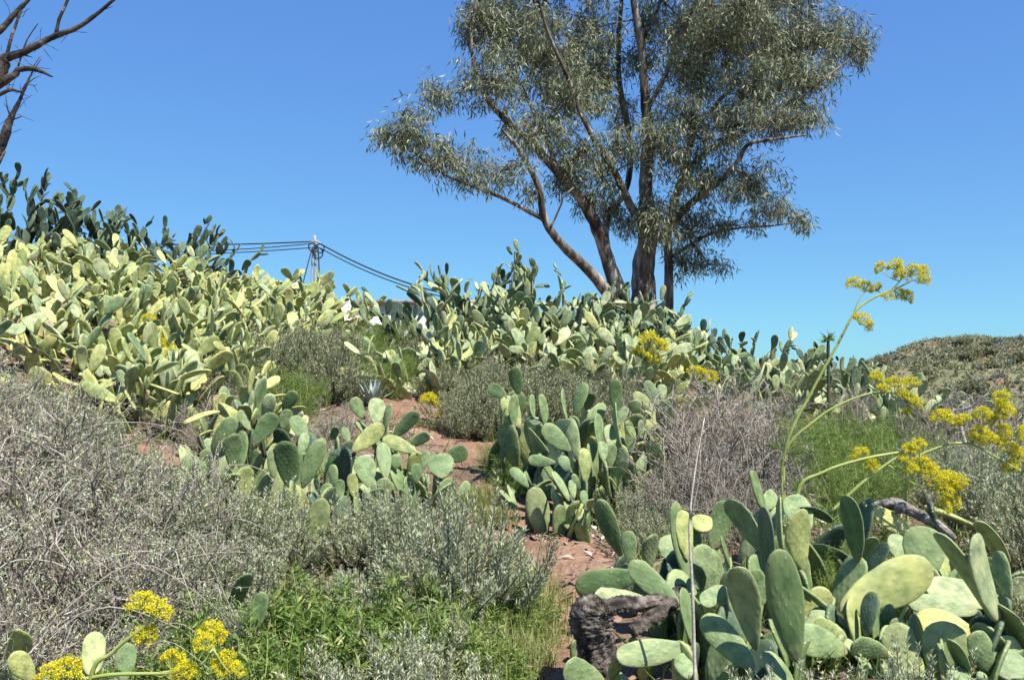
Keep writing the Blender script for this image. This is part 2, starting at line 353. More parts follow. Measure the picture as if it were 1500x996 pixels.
# bare earth patch beside the left scrub
bp_c = P(215, 690, 6.3)
th = np.linspace(0, 2*math.pi, 40, endpoint=False); rr_ = [0, .33, .66, 1]
Vb = [[bp_c[0], bp_c[1], 0]]
for r_ in rr_[1:]:
    rad = .55*r_*(1+.15*np.sin(th*3+1)+.1*np.sin(th*7))
    Vb += [[bp_c[0]+math.cos(t)*q, bp_c[1]+math.sin(t)*q*.8, 0] for t, q in zip(th, rad)]
Vb = np.array(Vb); Vb[:, 2] = H(Vb[:, 0], Vb[:, 1])+.014; Vb[-40:, 2] -= .02
i_ = np.arange(40); Fb = np.stack([np.zeros(40, int), 1+i_, 1+(i_+1) % 40], -1)
Fq = np.concatenate([np.stack([1+i_+j*40, 1+(i_+1) % 40+j*40, 1+(i_+1) % 40+(j+1)*40, 1+i_+(j+1)*40], -1) for j in range(2)])
b_o = obj('bare_earth', mk_mesh('bare_earth', Vb, [Fb, Fq], M['path'], True)); b_o['kind'] = 'structure'

# ------------------------------------------------------------------ far hill
HC = np.array([46.0, 78.0])
def hill_z(x, y):
    u = (x-HC[0]); v = (y-HC[1])
    z = -6+10.2*np.exp(-((u/30)**2*np.where(u < 0, 1.0, .35)+(v/27)**4))
    z = z+.5*np.sin(x*.31+y*.17)+.35*np.sin(x*.13-y*.41)+.12*np.sin(x*1.3)*np.sin(y*1.1)
    return z
mh, N_, L_, b_ = mat_new('scrubby_hillside_soil')
tc = N_.new('ShaderNodeTexCoord'); n1 = N_.new('ShaderNodeTexNoise'); n1.inputs['Scale'].default_value = .16; n1.inputs['Detail'].default_value = 9
L_.new(tc.outputs['Object'], n1.inputs['Vector'])
r1 = ramp(N_, [(.3, (.10, .11, .05)), (.52, (.17, .165, .08)), (.6, (.22, .17, .10)), (.66, (.36, .16, .09))]); L_.new(n1.outputs[0], r1.inputs[0]); L_.new(r1.outputs[0], b_.inputs['Base Color']); b_.inputs['Roughness'].default_value = .95
h_o = obj('distant_hill', grid_mesh('distant_hill', np.linspace(5, 150, 146), np.linspace(38, 160, 123), hill_z, mh)); h_o['kind'] = 'structure'

# ------------------------------------------------------------------ prickly pear pads
def pad_mesh(name, mat, bend, taper, skew, seed, nz=13, k=18):
    g = np.random.default_rng(seed); V = []; UV = []; rim = []
    ts = np.linspace(.06, math.pi-.09, nz)
    wz = []
    for t in ts:
        z = (1-math.cos(t))/2; w = .5*math.sin(t)**.85*(taper+(1-taper)*1.25*z**.8); wz.append((z, w))
    mw = max(w for _, w in wz)
    for z, w in wz:
        w = w/mw*.5*(1+.03*g.normal())
        th_ = .5*min(1, .45+2.2*w)*(1.15-.4*z)
        for j in range(k):
            a = 2*math.pi*j/k; c, s = math.cos(a), math.sin(a)
            x = w*np.sign(c)*abs(c)**.8; y = th_*np.sign(s)*abs(s)**.75
            V.append([x+skew*z*z, y+bend*z*z*2+.12*math.sin(6*x+seed)*z, z]); UV.append([x*.55+.5, z]); rim.append(max(0, abs(c)**6, (z-.88)/.12))
    V.append([skew*0, 0, -.005]); UV.append([.5, 0]); rim.append(0)
    z1 = 1.0; V.append([skew*z1*z1, bend*2, 1.0]); UV.append([.5, 1]); rim.append(1)
    i = np.arange(k); n0 = nz*k
    F4 = np.concatenate([np.stack([i+j*k, (i+1) % k+j*k, (i+1) % k+(j+1)*k, i+(j+1)*k], -1) for j in range(nz-1)])
    F3 = np.vstack([np.stack([(i+1) % k, i, np.full(k, n0)], -1), np.stack([i+(nz-1)*k, (i+1) % k+(nz-1)*k, np.full(k, n0+1)], -1)])
    me = mk_mesh(name, V, [F4, F3], mat, True, UV)
    at = me.attributes.new('rim', 'FLOAT', 'POINT'); at.data.foreach_set('value', np.array(rim, np.float32))
    return me
PADS = {}
for key in ('pad', 'pad_y', 'pad_p', 'pad_d', 'pad_b'):
    PADS[key] = [pad_mesh('pad', M[key], b, t, s, i) for i, (b, t, s) in enumerate([(0, .55, 0), (.5, .6, .03), (-.6, .5, -.04), (1.1, .62, .05), (-1.2, .7, -.03), (.2, .8, .02), (-.2, .4, .06), (.9, .42, -.07), (-1.6, .5, .08)])]

def pad_matrix(base, axis, normal, L, W, T):
    z = nrm(axis); y = nrm(normal-z*np.dot(normal, z)); x = np.cross(y, z)
    m = np.eye(4); m[:3, 0] = x*W; m[:3, 1] = y*T; m[:3, 2] = z*L; m[:3, 3] = base
    return m
def put_pad(root, rootloc, base, axis, normal, L, W, T, key, variant=None):
    m = pad_matrix(np.asarray(base)-np.asarray(rootloc), axis, normal, L, W, T)
    v = PADS[key][variant if variant is not None else int(rng.integers(len(PADS[key])))]
    return obj('pad', v, root, mat4=Matrix(m.tolist()))

def hand_clump(root, rootloc, frame, rows, key, dscale=1.0):
    """pads read off the photograph: base, tip (pixels in a zoom frame), width/length, turn, depth; each has its own distance, size and thickness"""
    ox, oy, s = frame
    for row in rows:
        bx, by, tx, ty, wr, turn, d = row[:7]; k = row[7] if len(row) > 7 else key
        B = P(ox+bx/s, oy+by/s, d); dd = rng.uniform(-.09, .09)
        T = P(ox+tx/s, oy+ty/s, d+dd); ax = T-B; L = np.linalg.norm(ax)
        view = nrm(CAM-(B+T)/2); z = nrm(ax); n0 = nrm(view-z*np.dot(view, z)); sd = np.cross(n0, z)
        if sd[0] < 0: sd = -sd
        a = math.radians(turn); n = n0*math.cos(a)+sd*math.sin(a)
        W = L*wr; th = float(np.clip(L*.075, .016, .032))
        put_pad(root, rootloc, B, ax, n, L, W, th, k)
        # older pads below carry it to the soil
        p = B.copy(); g = 0
        while p[2]-G(p[0], p[1]) > .10 and g < 4:
            L2 = min(.34, max(.16, p[2]-G(p[0], p[1])+.05)) if p[2]-G(p[0], p[1]) < .36 else rng.uniform(.26, .34)
            a2 = nrm(np.array([rng.uniform(-.45, .45), rng.uniform(-.35, .1), 1.0])); q = p-a2*L2*.94; q[1] += .03
            n2 = nrm(np.array([rng.uniform(-1, 1), rng.uniform(-1, .3), rng.uniform(-.2, .2)]))
            put_pad(root, rootloc, q, p-q+a2*.02, n2, L2, L2*rng.uniform(.4, .55), .034, key if rng.random() < .7 else 'pad_d')  # some supports take the dark skin, their shade put into the colour
            p = q; g += 1

def grow_clump(root, rootloc, n, spread, key, Lr=(.28, .40), lev=3, upb=.5, alt=None, rg=rng):
    pads = []
    k0 = max(3, n//5)
    for i in range(k0):
        a = rg.uniform(0, 2*math.pi); r = spread*math.sqrt(rg.random())
        x = rootloc[0]+math.cos(a)*r; y = rootloc[1]+math.sin(a)*r
        L = rg.uniform(*Lr)
        ax = nrm(np.array([math.cos(a)*.6*r/spread+rg.normal()*.5, math.sin(a)*.6*r/spread+rg.normal()*.5, 1.0]))
        nz = nrm(np.array([rg.normal(), rg.normal()-.4, rg.normal()*.2]))
        pads.append((np.array([x, y, G(x, y)-.03]), ax, nz, L, L*rg.uniform(.34, .52), 0))
    g = 0
    while len(pads) < n and g < n*20:
        g += 1
        b, ax, nz, L, W, lv = pads[int(len(pads)*(rg.random()**(.42 if upb >= .8 else 1)))]
        if lv >= lev: continue
        s = rg.uniform(-1, 1); y = nrm(nz-ax*np.dot(nz, ax)); x = np.cross(y, ax)
        base = b+ax*L*(.97-.22*s*s)+x*W*.42*s
        a2 = nrm(ax*.8+x*s*.8+y*rg.normal()*.6+np.array([0, 0, upb*rg.random()])+rg.normal(size=3)*.2)
        L2 = rg.uniform(*Lr)*(1-.08*lv)*(rg.uniform(.45, .7) if rg.random() < .2 else 1)
        tip = base+a2*L2
        if tip[2] < G(tip[0], tip[1])+.08: continue
        n2 = nrm(y*rg.uniform(-.4, 1)+x*rg.normal()*.9+rg.normal(size=3)*.25)
        pads.append((base, a2, n2, L2, L2*rg.uniform(.34, .54), lv+1))
    for b, ax, nz, L, W, lv in pads:
        u_ = rg.random(); kk = 'pad_b' if (u_ < .07 and lv < 2) else (alt if (alt and u_ < .38) else key)
        put_pad(root, rootloc, b, ax, nz, L, W, rg.uniform(.020, .032), kk)

# near clump at the lower right
A_ = (1000, 664, 3)  # dark-skinned rows are pads out of the sun, shade painted into their colour
rowsA = [(345,425,225,190,.5,-42,4.2),(130,420,190,205,.5,20,4.4),(88,348,85,272,.95,5,4.2),(360,255,295,75,.3,55,4.7),(345,245,425,165,.55,20,4.75),
 (380,590,372,235,.36,-62,3.95,'pad_d'),(440,430,385,195,.35,-72,4.0),(530,512,470,245,.5,38,3.9,'pad_y'),(545,345,480,172,.68,15,4.3),(655,302,535,208,.55,-55,4.4,'pad_d'),
 (768,472,740,180,.42,-45,4.0),(800,472,830,350,.5,30,4.1),(790,215,1000,352,.34,25,4.6,'pad_y'),(742,462,565,430,.55,-48,4.3,'pad_d'),(800,545,900,395,.55,-55,4.0,'pad_d'),
 (945,472,945,350,.72,25,4.25),(1060,572,1070,320,.7,8,4.1),(1120,572,1192,440,.5,30,4.2),(690,692,1078,498,.44,12,3.6,'pad_y'),(740,790,480,490,.33,-78,3.75),
 (1392,642,1058,590,.36,20,3.8,'pad_p'),(1292,692,1020,645,.34,20,3.7,'pad_p'),(1295,792,1018,740,.6,12,3.6,'pad_y'),(1372,732,1165,318,.36,-66,3.42),(1388,738,1212,358,.38,58,3.38,'pad_p'),
 (1062,236,1345,298,.3,80,4.7),(1432,482,1300,298,.42,-52,4.2),(1442,642,1365,430,.42,-38,3.7),(1485,862,1432,640,.5,-42,3.45),(1480,655,1492,538,.8,22,3.9,'pad_p'),
 (1362,895,1330,740,.75,-30,3.52,'pad_d'),(1352,965,1290,798,.5,22,3.35),(1432,1000,1432,862,.95,15,3.3,'pad_p'),(1252,995,1195,808,.42,-50,3.3),(1162,975,1160,788,.45,40,3.4),
 (1102,945,1095,825,.65,12,3.5,'pad_p'),(810,805,802,614,.5,-42,3.5,'pad_d'),(900,785,900,660,.55,22,3.6),(962,905,937,718,.5,22,3.5),(902,885,728,815,.52,-18,3.4),
 (718,805,588,742,.62,10,3.5,'pad_y'),(722,875,525,788,.55,12,3.45),(500,915,415,422,.3,15,3.2),(322,862,240,472,.32,-14,3.3),(352,665,310,503,.5,20,3.6),
 (112,605,90,420,.6,22,3.7),(190,588,78,662,.55,-10,3.6),(212,695,185,512,.3,72,3.5),(205,502,175,362,.3,68,3.9),(312,948,90,712,.42,4,3.25),
 (800,1000,770,905,.5,20,3.1),(930,1000,935,935,.5,-20,3.1),(1320,1005,1310,962,.7,10,3.1),(20,470,5,250,.4,30,3.9),(60,560,70,460,.55,-30,3.7,'pad_d')]
B_ = (750, 664, 3)
rowsB = [(772,572,715,212,.26,35,3.9),(570,530,286,592,.42,8,4.0),(592,645,343,640,.36,18,3.9,'pad_p'),(742,686,516,478,.36,8,3.6),(722,492,700,350,.95,12,4.3),
 (610,505,592,348,.5,32,4.2,'pad_p'),(522,492,510,338,.48,-22,4.3),(482,452,375,215,.32,-22,4.5),(784,852,458,892,.32,4,3.2),(440,1002,462,878,.5,42,3.2),
 (772,992,748,878,.75,5,3.1),(410,1020,208,918,.45,4,3.1),(270,912,262,808,.5,60,3.7),(790,842,758,588,.34,52,3.5),(832,602,830,468,.4,-40,3.7,'pad_d'),(902,602,850,425,.6,20,3.8),
 (560,860,520,810,.7,0,3.6)]
rl = GP(1130, 3.7); rt = thing('prickly_pear', 'large blue-green prickly pear clump with a charred stump at the dirt path edge', 'cactus', rl)
hand_clump(rt, rl, A_, rowsA, 'pad'); hand_clump(rt, rl, B_, rowsB, 'pad')
for px, d in [(1430, 4.0), (1330, 4.0), (1490, 3.7), (1240, 3.9), (1130, 4.1), (1190, 3.6), (1290, 3.5), (1400, 3.45), (1060, 3.9), (1460, 3.3), (1090, 3.5)]:
    q = GP(px, d)
    for k in range(6):
        a = rng.uniform(0, 6.28); r = .2*math.sqrt(rng.random()); x, y = q[0]+math.cos(a)*r, q[1]+math.sin(a)*r; L = rng.uniform(.17, .30)
        put_pad(rt, rl, (x, y, G(x, y)-.03), nrm(np.array([rng.normal()*.4, rng.normal()*.25+.1, 1.0])), nrm(np.array([rng.normal(), -.7, rng.normal()*.2])), L, L*rng.uniform(.42, .6), .026, 'pad')

C_ = (600, 500, 3)
rowsC = [(480,232,455,110,.45,15,6.8),(428,248,348,193,.55,0,6.7),(460,382,445,233,.42,45,6.6),(405,372,405,283,.4,68,6.6),(546,338,524,243,.4,58,6.5),(597,372,595,234,.42,52,6.3),
 (580,345,528,372,.6,-40,6.3,'pad_d'),(612,487,518,383,.4,-76,6.1),(707,482,588,372,.48,8,5.9),(742,525,690,338,.36,-28,6.0),(692,352,654,213,.3,72,6.1),(728,332,757,183,.42,-28,6.3),
 (775,302,802,222,.55,15,6.4),(912,312,900,163,.42,20,6.3),(780,342,867,278,.5,10,6.3),(832,472,836,318,.4,50,6.0),(902,382,952,288,.5,-32,6.2),(1092,282,1040,172,.45,20,6.6),(1077,307,983,228,.42,15,6.5),
 (1112,262,1110,188,.6,15,6.8,'pad_p'),(997,322,985,263,.8,0,6.4),(1112,382,1100,283,.5,18,6.5),(992,432,950,348,.5,40,6.2),(927,462,870,278,.35,-76,6.0),(1017,427,1015,343,.45,40,6.3),(1067,442,1040,358,.35,70,6.3),
 (642,532,523,523,.45,0,5.8),(770,622,782,478,.42,22,5.7,'pad_y'),(852,532,850,438,.5,20,5.9),(692,572,680,513,.8,10,5.8,'pad_p'),(702,702,648,568,.35,55,5.5),(722,692,710,608,.45,15,5.5),(737,652,735,603,.5,20,5.55),
 (767,722,765,653,.55,10,5.45),(792,742,785,678,.45,30,5.4),(657,722,608,638,.5,-42,5.5),(545,652,607,598,.35,66,5.6),(522,642,455,553,.45,10,5.7),(692,822,690,788,.5,0,5.45),(750,792,745,723,.5,-20,5.4),
 (880,560,890,450,.5,30,6.0),(960,500,985,420,.5,-30,6.1),(810,420,800,350,.5,20,6.3,'pad_y'),(1150,300,1140,250,.6,10,6.9,'pad_p')]
rl = GP(830, 5.7); rt = thing('prickly_pear', 'upright prickly pear clump with dry white litter at its foot by the path', 'cactus', rl)
hand_clump(rt, rl, C_, rowsC, 'pad')
for px, d in [(790, 6.2), (840, 6.3), (890, 6.3), (940, 6.5), (860, 6.8), (800, 6.8), (970, 6.9), (920, 7.1)]:
    q = GP(px, d)
    for k in range(6):
        a = rng.uniform(0, 6.28); r = .24*math.sqrt(rng.random()); x, y = q[0]+math.cos(a)*r, q[1]+math.sin(a)*r; L = rng.uniform(.2, .36)
        put_pad(rt, rl, (x, y, G(x, y)-.03), nrm(np.array([rng.normal()*.5, rng.normal()*.3+.1, 1.0])), nrm(np.array([rng.normal(), -.7, rng.normal()*.2])), L, L*rng.uniform(.32, .5), .024, 'pad' if rng.random() < .75 else 'pad_p')
D_ = (200, 500, 3)
rowsD = [(540,342,536,158,.36,48,6.6),(502,392,438,308,.45,38,6.4),(513,458,602,313,.5,8,6.2),(645,312,692,223,.5,10,6.6),(640,387,667,298,.6,12,6.5),(338,492,422,348,.46,8,6.1),
 (420,562,420,398,.45,12,5.9),(455,562,472,393,.36,-28,5.95),(332,582,203,518,.45,4,6.0),(287,652,168,583,.45,4,5.9),(302,642,274,573,.5,-30,5.8),(312,547,300,473,.7,0,6.2),
 (682,645,655,428,.5,-6,5.6),(602,602,600,468,.4,20,5.8),(702,652,700,478,.4,35,5.65),(728,645,812,438,.36,14,5.4),(742,422,688,328,.6,8,6.3),(720,492,747,403,.55,12,6.0),
 (675,792,665,648,.32,-20,5.2),(757,945,822,687,.35,2,4.9),(742,992,735,888,.42,30,4.85),(872,642,855,543,.45,-20,5.5),(962,692,940,578,.45,20,5.5),(897,692,890,608,.55,8,5.4),
 (948,484,1083,368,.45,8,6.0,'pad_y'),(1002,342,943,252,.55,12,6.6),(1050,372,1062,248,.6,10,6.5),(1090,402,1096,278,.35,-48,6.45),(1128,422,1238,308,.38,4,6.4),(1238,492,1083,420,.36,6,6.1),
 (1188,462,1292,403,.42,10,6.2),(1096,612,1085,443,.38,10,5.8),(1022,642,998,498,.62,6,5.7),(1072,702,1050,633,.7,0,5.4),(1140,562,1140,498,.8,6,5.9),(1260,562,1271,478,.5,-20,6.0),
 (1342,602,1330,488,.95,4,5.9),(1230,622,1230,538,.6,10,5.8),(1368,512,1456,480,.8,5,6.3),(858,432,882,373,.5,0,6.2),(932,442,910,378,.5,0,6.2),(845,492,947,482,.35,-30,6.1,'pad_d'),
 (265,420,330,385,.3,60,6.6,'pad_y'),(340,330,385,225,.42,20,7.0,'pad_y'),(395,300,410,228,.4,30,7.0,'pad_y'),(800,660,790,600,.5,-40,5.5,'pad_d')]
rl = GP(470, 5.7); rt = thing('prickly_pear', 'broad prickly pear clump rising out of silver shrubs left of the path', 'cactus', rl)
hand_clump(rt, rl, D_, rowsD, 'pad')
for px, d in [(330, 6.3), (390, 6.5), (450, 6.2), (520, 6.2), (570, 6.3), (420, 6.0), (350, 6.7), (480, 6.6), (620, 6.3)]:
    q = GP(px, d)
    for k in range(6):
        a = rng.uniform(0, 6.28); r = .24*math.sqrt(rng.random()); x, y = q[0]+math.cos(a)*r, q[1]+math.sin(a)*r; L = rng.uniform(.2, .36)
        put_pad(rt, rl, (x, y, G(x, y)-.03), nrm(np.array([rng.normal()*.5, rng.normal()*.3+.1, 1.0])), nrm(np.array([rng.normal(), -.7, rng.normal()*.2])), L, L*rng.uniform(.32, .5), .024, 'pad' if rng.random() < .75 else 'pad_p')
plants_later = [(60, 9.3, .55), (140, 10.7, .6), (235, 8.0, .45), (100, 11.8, .6), (330, 10.8, .6), (195, 9.6, .5), (30, 10.4, .5), (270, 11.9, .5)]
# a few pads by the yellow flowers at the lower left
rl = GP(170, 2.9); rt = thing('prickly_pear', 'small group of prickly pear pads among yellow flower heads under dry twigs', 'cactus', rl)
hand_clump(rt, rl, (0, 664, 3), [(400,980,420,785,.5,5,2.8),(540,1010,560,830,.52,5,2.75),(60,950,110,750,.5,-10,3.1,'pad_y'),(150,1000,60,880,.5,10,3.0,'pad_y'),(1010,720,1080,500,.3,30,3.9),(1070,850,1160,610,.32,-10,3.6),(1020,900,1100,700,.3,40,3.7)], 'pad')

# hillside clumps
ORD = ['first', 'second', 'third', 'fourth', 'fifth', 'sixth', 'seventh', 'eighth', 'ninth', 'tenth', 'eleventh', 'twelfth']
def clumps(spots, label, group, key, n=(16, 24), spread=.42, Lr=(.27, .38), lev=3, alt=None, upb=.5):
    for i, (px, d) in enumerate(spots):
        q = GP(px, d); t = thing('prickly_pear', label.replace('#', ORD[i % 12]), 'cactus', q, group)
        grow_clump(t, q, int(rng.integers(*n)), spread, key, Lr, lev, upb, alt)
LH = [(250, 7.6), (300, 7.3), (110, 7.9), (190, 7.9), (260, 8.4), (30, 8.6), (100, 8.8), (170, 8.9), (235, 9.2), (300, 8.9), (20, 9.7), (90, 9.9), (150, 10.0), (215, 10.2), (285, 10.1), (350, 10.2),
      (40, 11.0), (110, 11.2), (180, 11.3), (250, 11.3), (320, 11.5), (385, 11.5), (10, 12.2), (80, 12.5), (150, 12.6), (225, 12.8), (295, 12.9), (360, 13), (425, 12.8), (470, 13.6), (400, 14.0), (340, 14.2), (445, 14.8), (480, 14.4)]
for lo, hi, ph in ((0, 8.0, 'lowest row above the dry brush'), (8.0, 9.5, 'in the second row up from the dry brush'), (9.5, 10.6, 'in the middle rows of the slope'),
                   (10.6, 12.0, 'in the upper rows of the slope'), (12.0, 13.5, 'in the row just below the dark skyline cacti'), (13.5, 99, 'on the skyline beside the utility pole')):
    clumps([c for c in LH if lo <= c[1] < hi], 'yellow-green prickly pear on the left slope, '+ph, 'prickly pears of the left slope '+ph, 'pad_y', (66, 84), .58, (.17, .32), 3, 'pad_p')
DK = [(-30, 14.5), (20, 14.8), (70, 15), (115, 15.2), (160, 15.4), (240, 15.6), (280, 15.6)]
clumps(DK, 'dark green prickly pear on the left skyline, # from the dead tree', 'dark prickly pears on the left skyline', 'pad_d', (85, 105), .5, (.24, .36), 6, None, 1.2)
CE = [(645, 12.4), (678, 12.6), (710, 12.2), (745, 12.7), (780, 12.3), (815, 12.6), (850, 12.6), (885, 13.2), (920, 13.4)]
clumps(CE, 'tall pale prickly pear on the crest, # counted from the white house towards the tree', 'tall prickly pears on the crest before the tree', 'pad_p', (120, 145), .42, (.19, .32), 7, 'pad_d', 1.0)  # dark pads mixed in paint the shaded insides and undersides of the clumps
CM = [(625, 10.8), (665, 11.2), (705, 11), (750, 11.2), (795, 11.3), (840, 11.2), (885, 11.3), (930, 11.4), (970, 11.8), (1000, 12.2), (622, 9.9), (900, 10.2), (945, 10.3), (985, 10.4)]
for lo, hi, ph in ((0, 10.6, 'beside the grey-green bushes'), (10.6, 99, 'right below the tall crest cacti')):
    clumps([c for c in CM if lo <= c[1] < hi], 'pale prickly pear in the belt below the crest, '+ph, 'prickly pears of the belt '+ph, 'pad_p', (48, 62), .45, (.19, .33), 3, 'pad_y')
RT = [(1010, 13.2), (1050, 13), (1090, 12.8), (1130, 13.1), (1170, 12.9), (1210, 13.2), (1240, 12.8)]
RF = [(1060, 11.8), (1110, 11.6), (1160, 11.8), (1215, 11.9)]
clumps(RT, 'prickly pear in the skyline row, # from the eucalyptus trunk towards the distant hill', 'prickly pears right of the tree', 'pad_p', (70, 90), .45, (.19, .32), 5, 'pad_d', .8)  # dark pads mixed in here too, as painted shade within the clumps
clumps([(1040, 14.2), (1000, 14.6), (960, 14.8), (925, 14.6)], 'dark prickly pear beside the eucalyptus trunk, # from the skyline row', 'dark prickly pears beside the tree trunk', 'pad_d', (110, 130), .5, (.2, .32), 6, 'pad', 1.0)
clumps(RF, 'low prickly pear in front of the skyline row, # from the eucalyptus', 'prickly pears before the skyline row', 'pad_p', (46, 58), .45, (.19, .32), 3, 'pad')
FR = [(1300, 12), (1360, 12.6), (1420, 12), (1345, 10.6), (1395, 10.2), (1290, 10.8), (1450, 11)]
clumps(FR, 'low pale prickly pear behind the yellow flowers, towards the distant hill', 'low prickly pears towards the distant hill', 'pad_p', (26, 36), .42, (.2, .32), 3)

# ------------------------------------------------------------------ shrubs
def shrub_mesh(seed, R, Ht, nsh, nl, lw, leafmat, stemmat, up=.35, t0=.35, spread=.85, ang=.8, base_r=.12):
    """many shoots from a common foot, small leaves along each: returns (stems, foliage)"""
    g = np.random.default_rng(seed)
    a = g.uniform(0, 2*math.pi, nsh); rr = np.sqrt(g.random(nsh))
    b = np.stack([np.cos(a)*rr*base_r, np.sin(a)*rr*base_r, np.zeros(nsh)], -1)
    tip = np.stack([np.cos(a)*rr*R*(1+.15*g.normal(size=nsh)), np.sin(a)*rr*R*(1+.15*g.normal(size=nsh)), Ht*(np.sqrt(np.maximum(0, 1-.75*rr**2)))*g.uniform(.55, 1.08, nsh)], -1)
    lump = .82+.3*np.sin(a*3+seed)*np.sin(rr*5+seed*2); tip *= lump[:, None]
    mid = b*.5+tip*.5; mid[:, :2] *= 1.12; mid[:, 2] *= .86; mid += g.normal(size=mid.shape)*.03
    def bez(t): return (1-t)**2*b[:, None]+2*t*(1-t)*(2*mid-.5*b-.5*tip)[:, None]+t*t*tip[:, None]
    tsx = np.linspace(0, 1, 5)[None, :, None]; Q = bez(tsx)
    mb = MB()
    for i in range(4): mb.add(*segs(Q[:, i], Q[:, i+1], .006*(1-i*.22)*Ht/.7+.0008, .006*(1-(i+1)*.22)*Ht/.7+.0008))
    st = mb.mesh('stems', stemmat)
    t = (t0+(1-t0)*g.random((nsh, nl))**.8)[..., None]; p = bez(t); dl = nrm(bez(np.minimum(t+.05, 1.05))-bez(t-.05))
    rad = rdir(nsh*nl, g).reshape(nsh, nl, 3); rad = nrm(rad-dl*(rad*dl).sum(-1, keepdims=True))
    # short side sprigs so foliage gathers in small tufts
    off = rad*(g.random((nsh, nl, 1))*.035*(1.1-t))
    d = nrm(dl*(1-ang*.55)+rad*ang+np.array([0, 0, up])); p = (p+off).reshape(-1, 3); d = d.reshape(-1, 3)
    n = len(p); L = lw[0]*g.uniform(.6, 1.3, n); W = lw[1]*g.uniform(.7, 1.2, n)
    V, F = leaves(p, d, nrm(rdir(n, g)+np.array([0, 0, .8])), L, W, .1)
    return st, mk_mesh('foliage', V, F, leafmat)

def dry_mesh(seed, R, Ht, n0=16, tw=M['twig'], leafy=0.0, kids=(5, 5, 4), r=.006):
    """tangle of bare twigs, branching three times"""
    g = np.random.default_rng(seed)
    a = g.uniform(0, 2*math.pi, n0); el = g.uniform(.15, 1.35, n0)
    d = np.stack([np.cos(a)*np.cos(el), np.sin(a)*np.cos(el), np.sin(el)], -1)
    b = np.stack([np.cos(a), np.sin(a), np.zeros(n0)], -1)*.06
    ln = (R*np.cos(el)**2+Ht*np.sin(el)**2)*g.uniform(.5, .85, n0)
    mb = MB(); ends = []
    for lv in range(4):
        d = nrm(d); m1 = b+d*ln[:, None]*.5+g.normal(size=b.shape)*ln[:, None]*.06; e = b+d*ln[:, None]+g.normal(size=b.shape)*ln[:, None]*.08
        e[:, 2] = np.maximum(e[:, 2], .02)
        mb.add(*segs(b, m1, r, r*.8)); mb.add(*segs(m1, e, r*.8, r*.55))
        ends.append(e)
        if lv == 3: break
        k = kids[lv]; n = len(b)*k; t = g.uniform(.25, 1, n)[:, None]
        pb = np.repeat(b, k, 0); pm = np.repeat(m1, k, 0); pe = np.repeat(e, k, 0)
        nb = np.where(t < .5, pb+(pm-pb)*t*2, pm+(pe-pm)*(t-.5)*2)
        d = nrm(np.repeat(d, k, 0)*.75+rdir(n, g)*.75+np.array([0, 0, .18])); ln = np.repeat(ln, k)*g.uniform(.35, .65, n); b = nb; r *= .62
    for i in range(4):      # a few long arching stems
        a0 = g.uniform(0, 6.28); dv = np.array([math.cos(a0), math.sin(a0), 0]); Lx = R*g.uniform(1.0, 1.7); hz = Ht*g.uniform(.7, 1.25)
        pts = np.array([dv*Lx*f+np.array([0, 0, hz*math.sin(math.pi*(.08+.8*f))])+g.normal(size=3)*.03 for f in (0, .25, .5, .75, 1)])
        add_tube(mb, pts, [r*2.0, r*1.8, r*1.5, r*1.1, r*.6], k=5, sub=3)
    st = mb.mesh('twigs', tw)
    e = np.concatenate(ends[2:]); e = e[g.random(len(e)) < leafy]
    fo = None
    if len(e):
        e = np.repeat(e, 5, 0)+g.normal(size=(len(e)*5, 3))*.012
        V, F = leaves(e, nrm(rdir(len(e), g)+np.array([0, 0, .6])), rdir(len(e), g), g.uniform(.015, .03, len(e)), .006)
        fo = mk_mesh('foliage', V, F, M['silver'])
    return st, fo

def fennel_mesh(seed, R, Ht, nsh=50, nl=160, mat=None):
    return shrub_mesh(seed, R, Ht, nsh, nl, (.055, .0032), mat or M['fennel'], M['fstem'], .15, .12, .9, 1.0, .05)

def grass_mesh(seed, R, Ht, n=700, mat=None):
    g = np.random.default_rng(seed); a = g.uniform(0, 2*math.pi, n); r = R*np.sqrt(g.random(n))
    b = np.stack([np.cos(a)*r, np.sin(a)*r, np.full(n, -.02)], -1); az = g.uniform(0, 2*math.pi, n)
    lean = g.uniform(.1, 1.3, n)[:, None]; o = np.stack([np.cos(az), np.sin(az), np.zeros(n)], -1); h = (Ht*g.uniform(.4, 1, n)*(1-.4*(r/R)**2))[:, None]
    s = np.cross(o, [0, 0, 1])*(g.uniform(.0012, .0032, n)[:, None]); z = np.array([0, 0, 1.0])
    m = b+z*h*.6+o*h*lean*.25; t = b+z*h*(1-.25*lean)+o*h*lean*.8
    V = np.stack([b-s, b+s, m+s*.8, m-s*.8, t], 1).reshape(-1, 3); k = np.arange(n)[:, None]*5
    return mk_mesh('blades', V, [k+np.array([[0, 1, 2, 3]]), k+np.array([[3, 2, 4]])], mat or M['grass'])

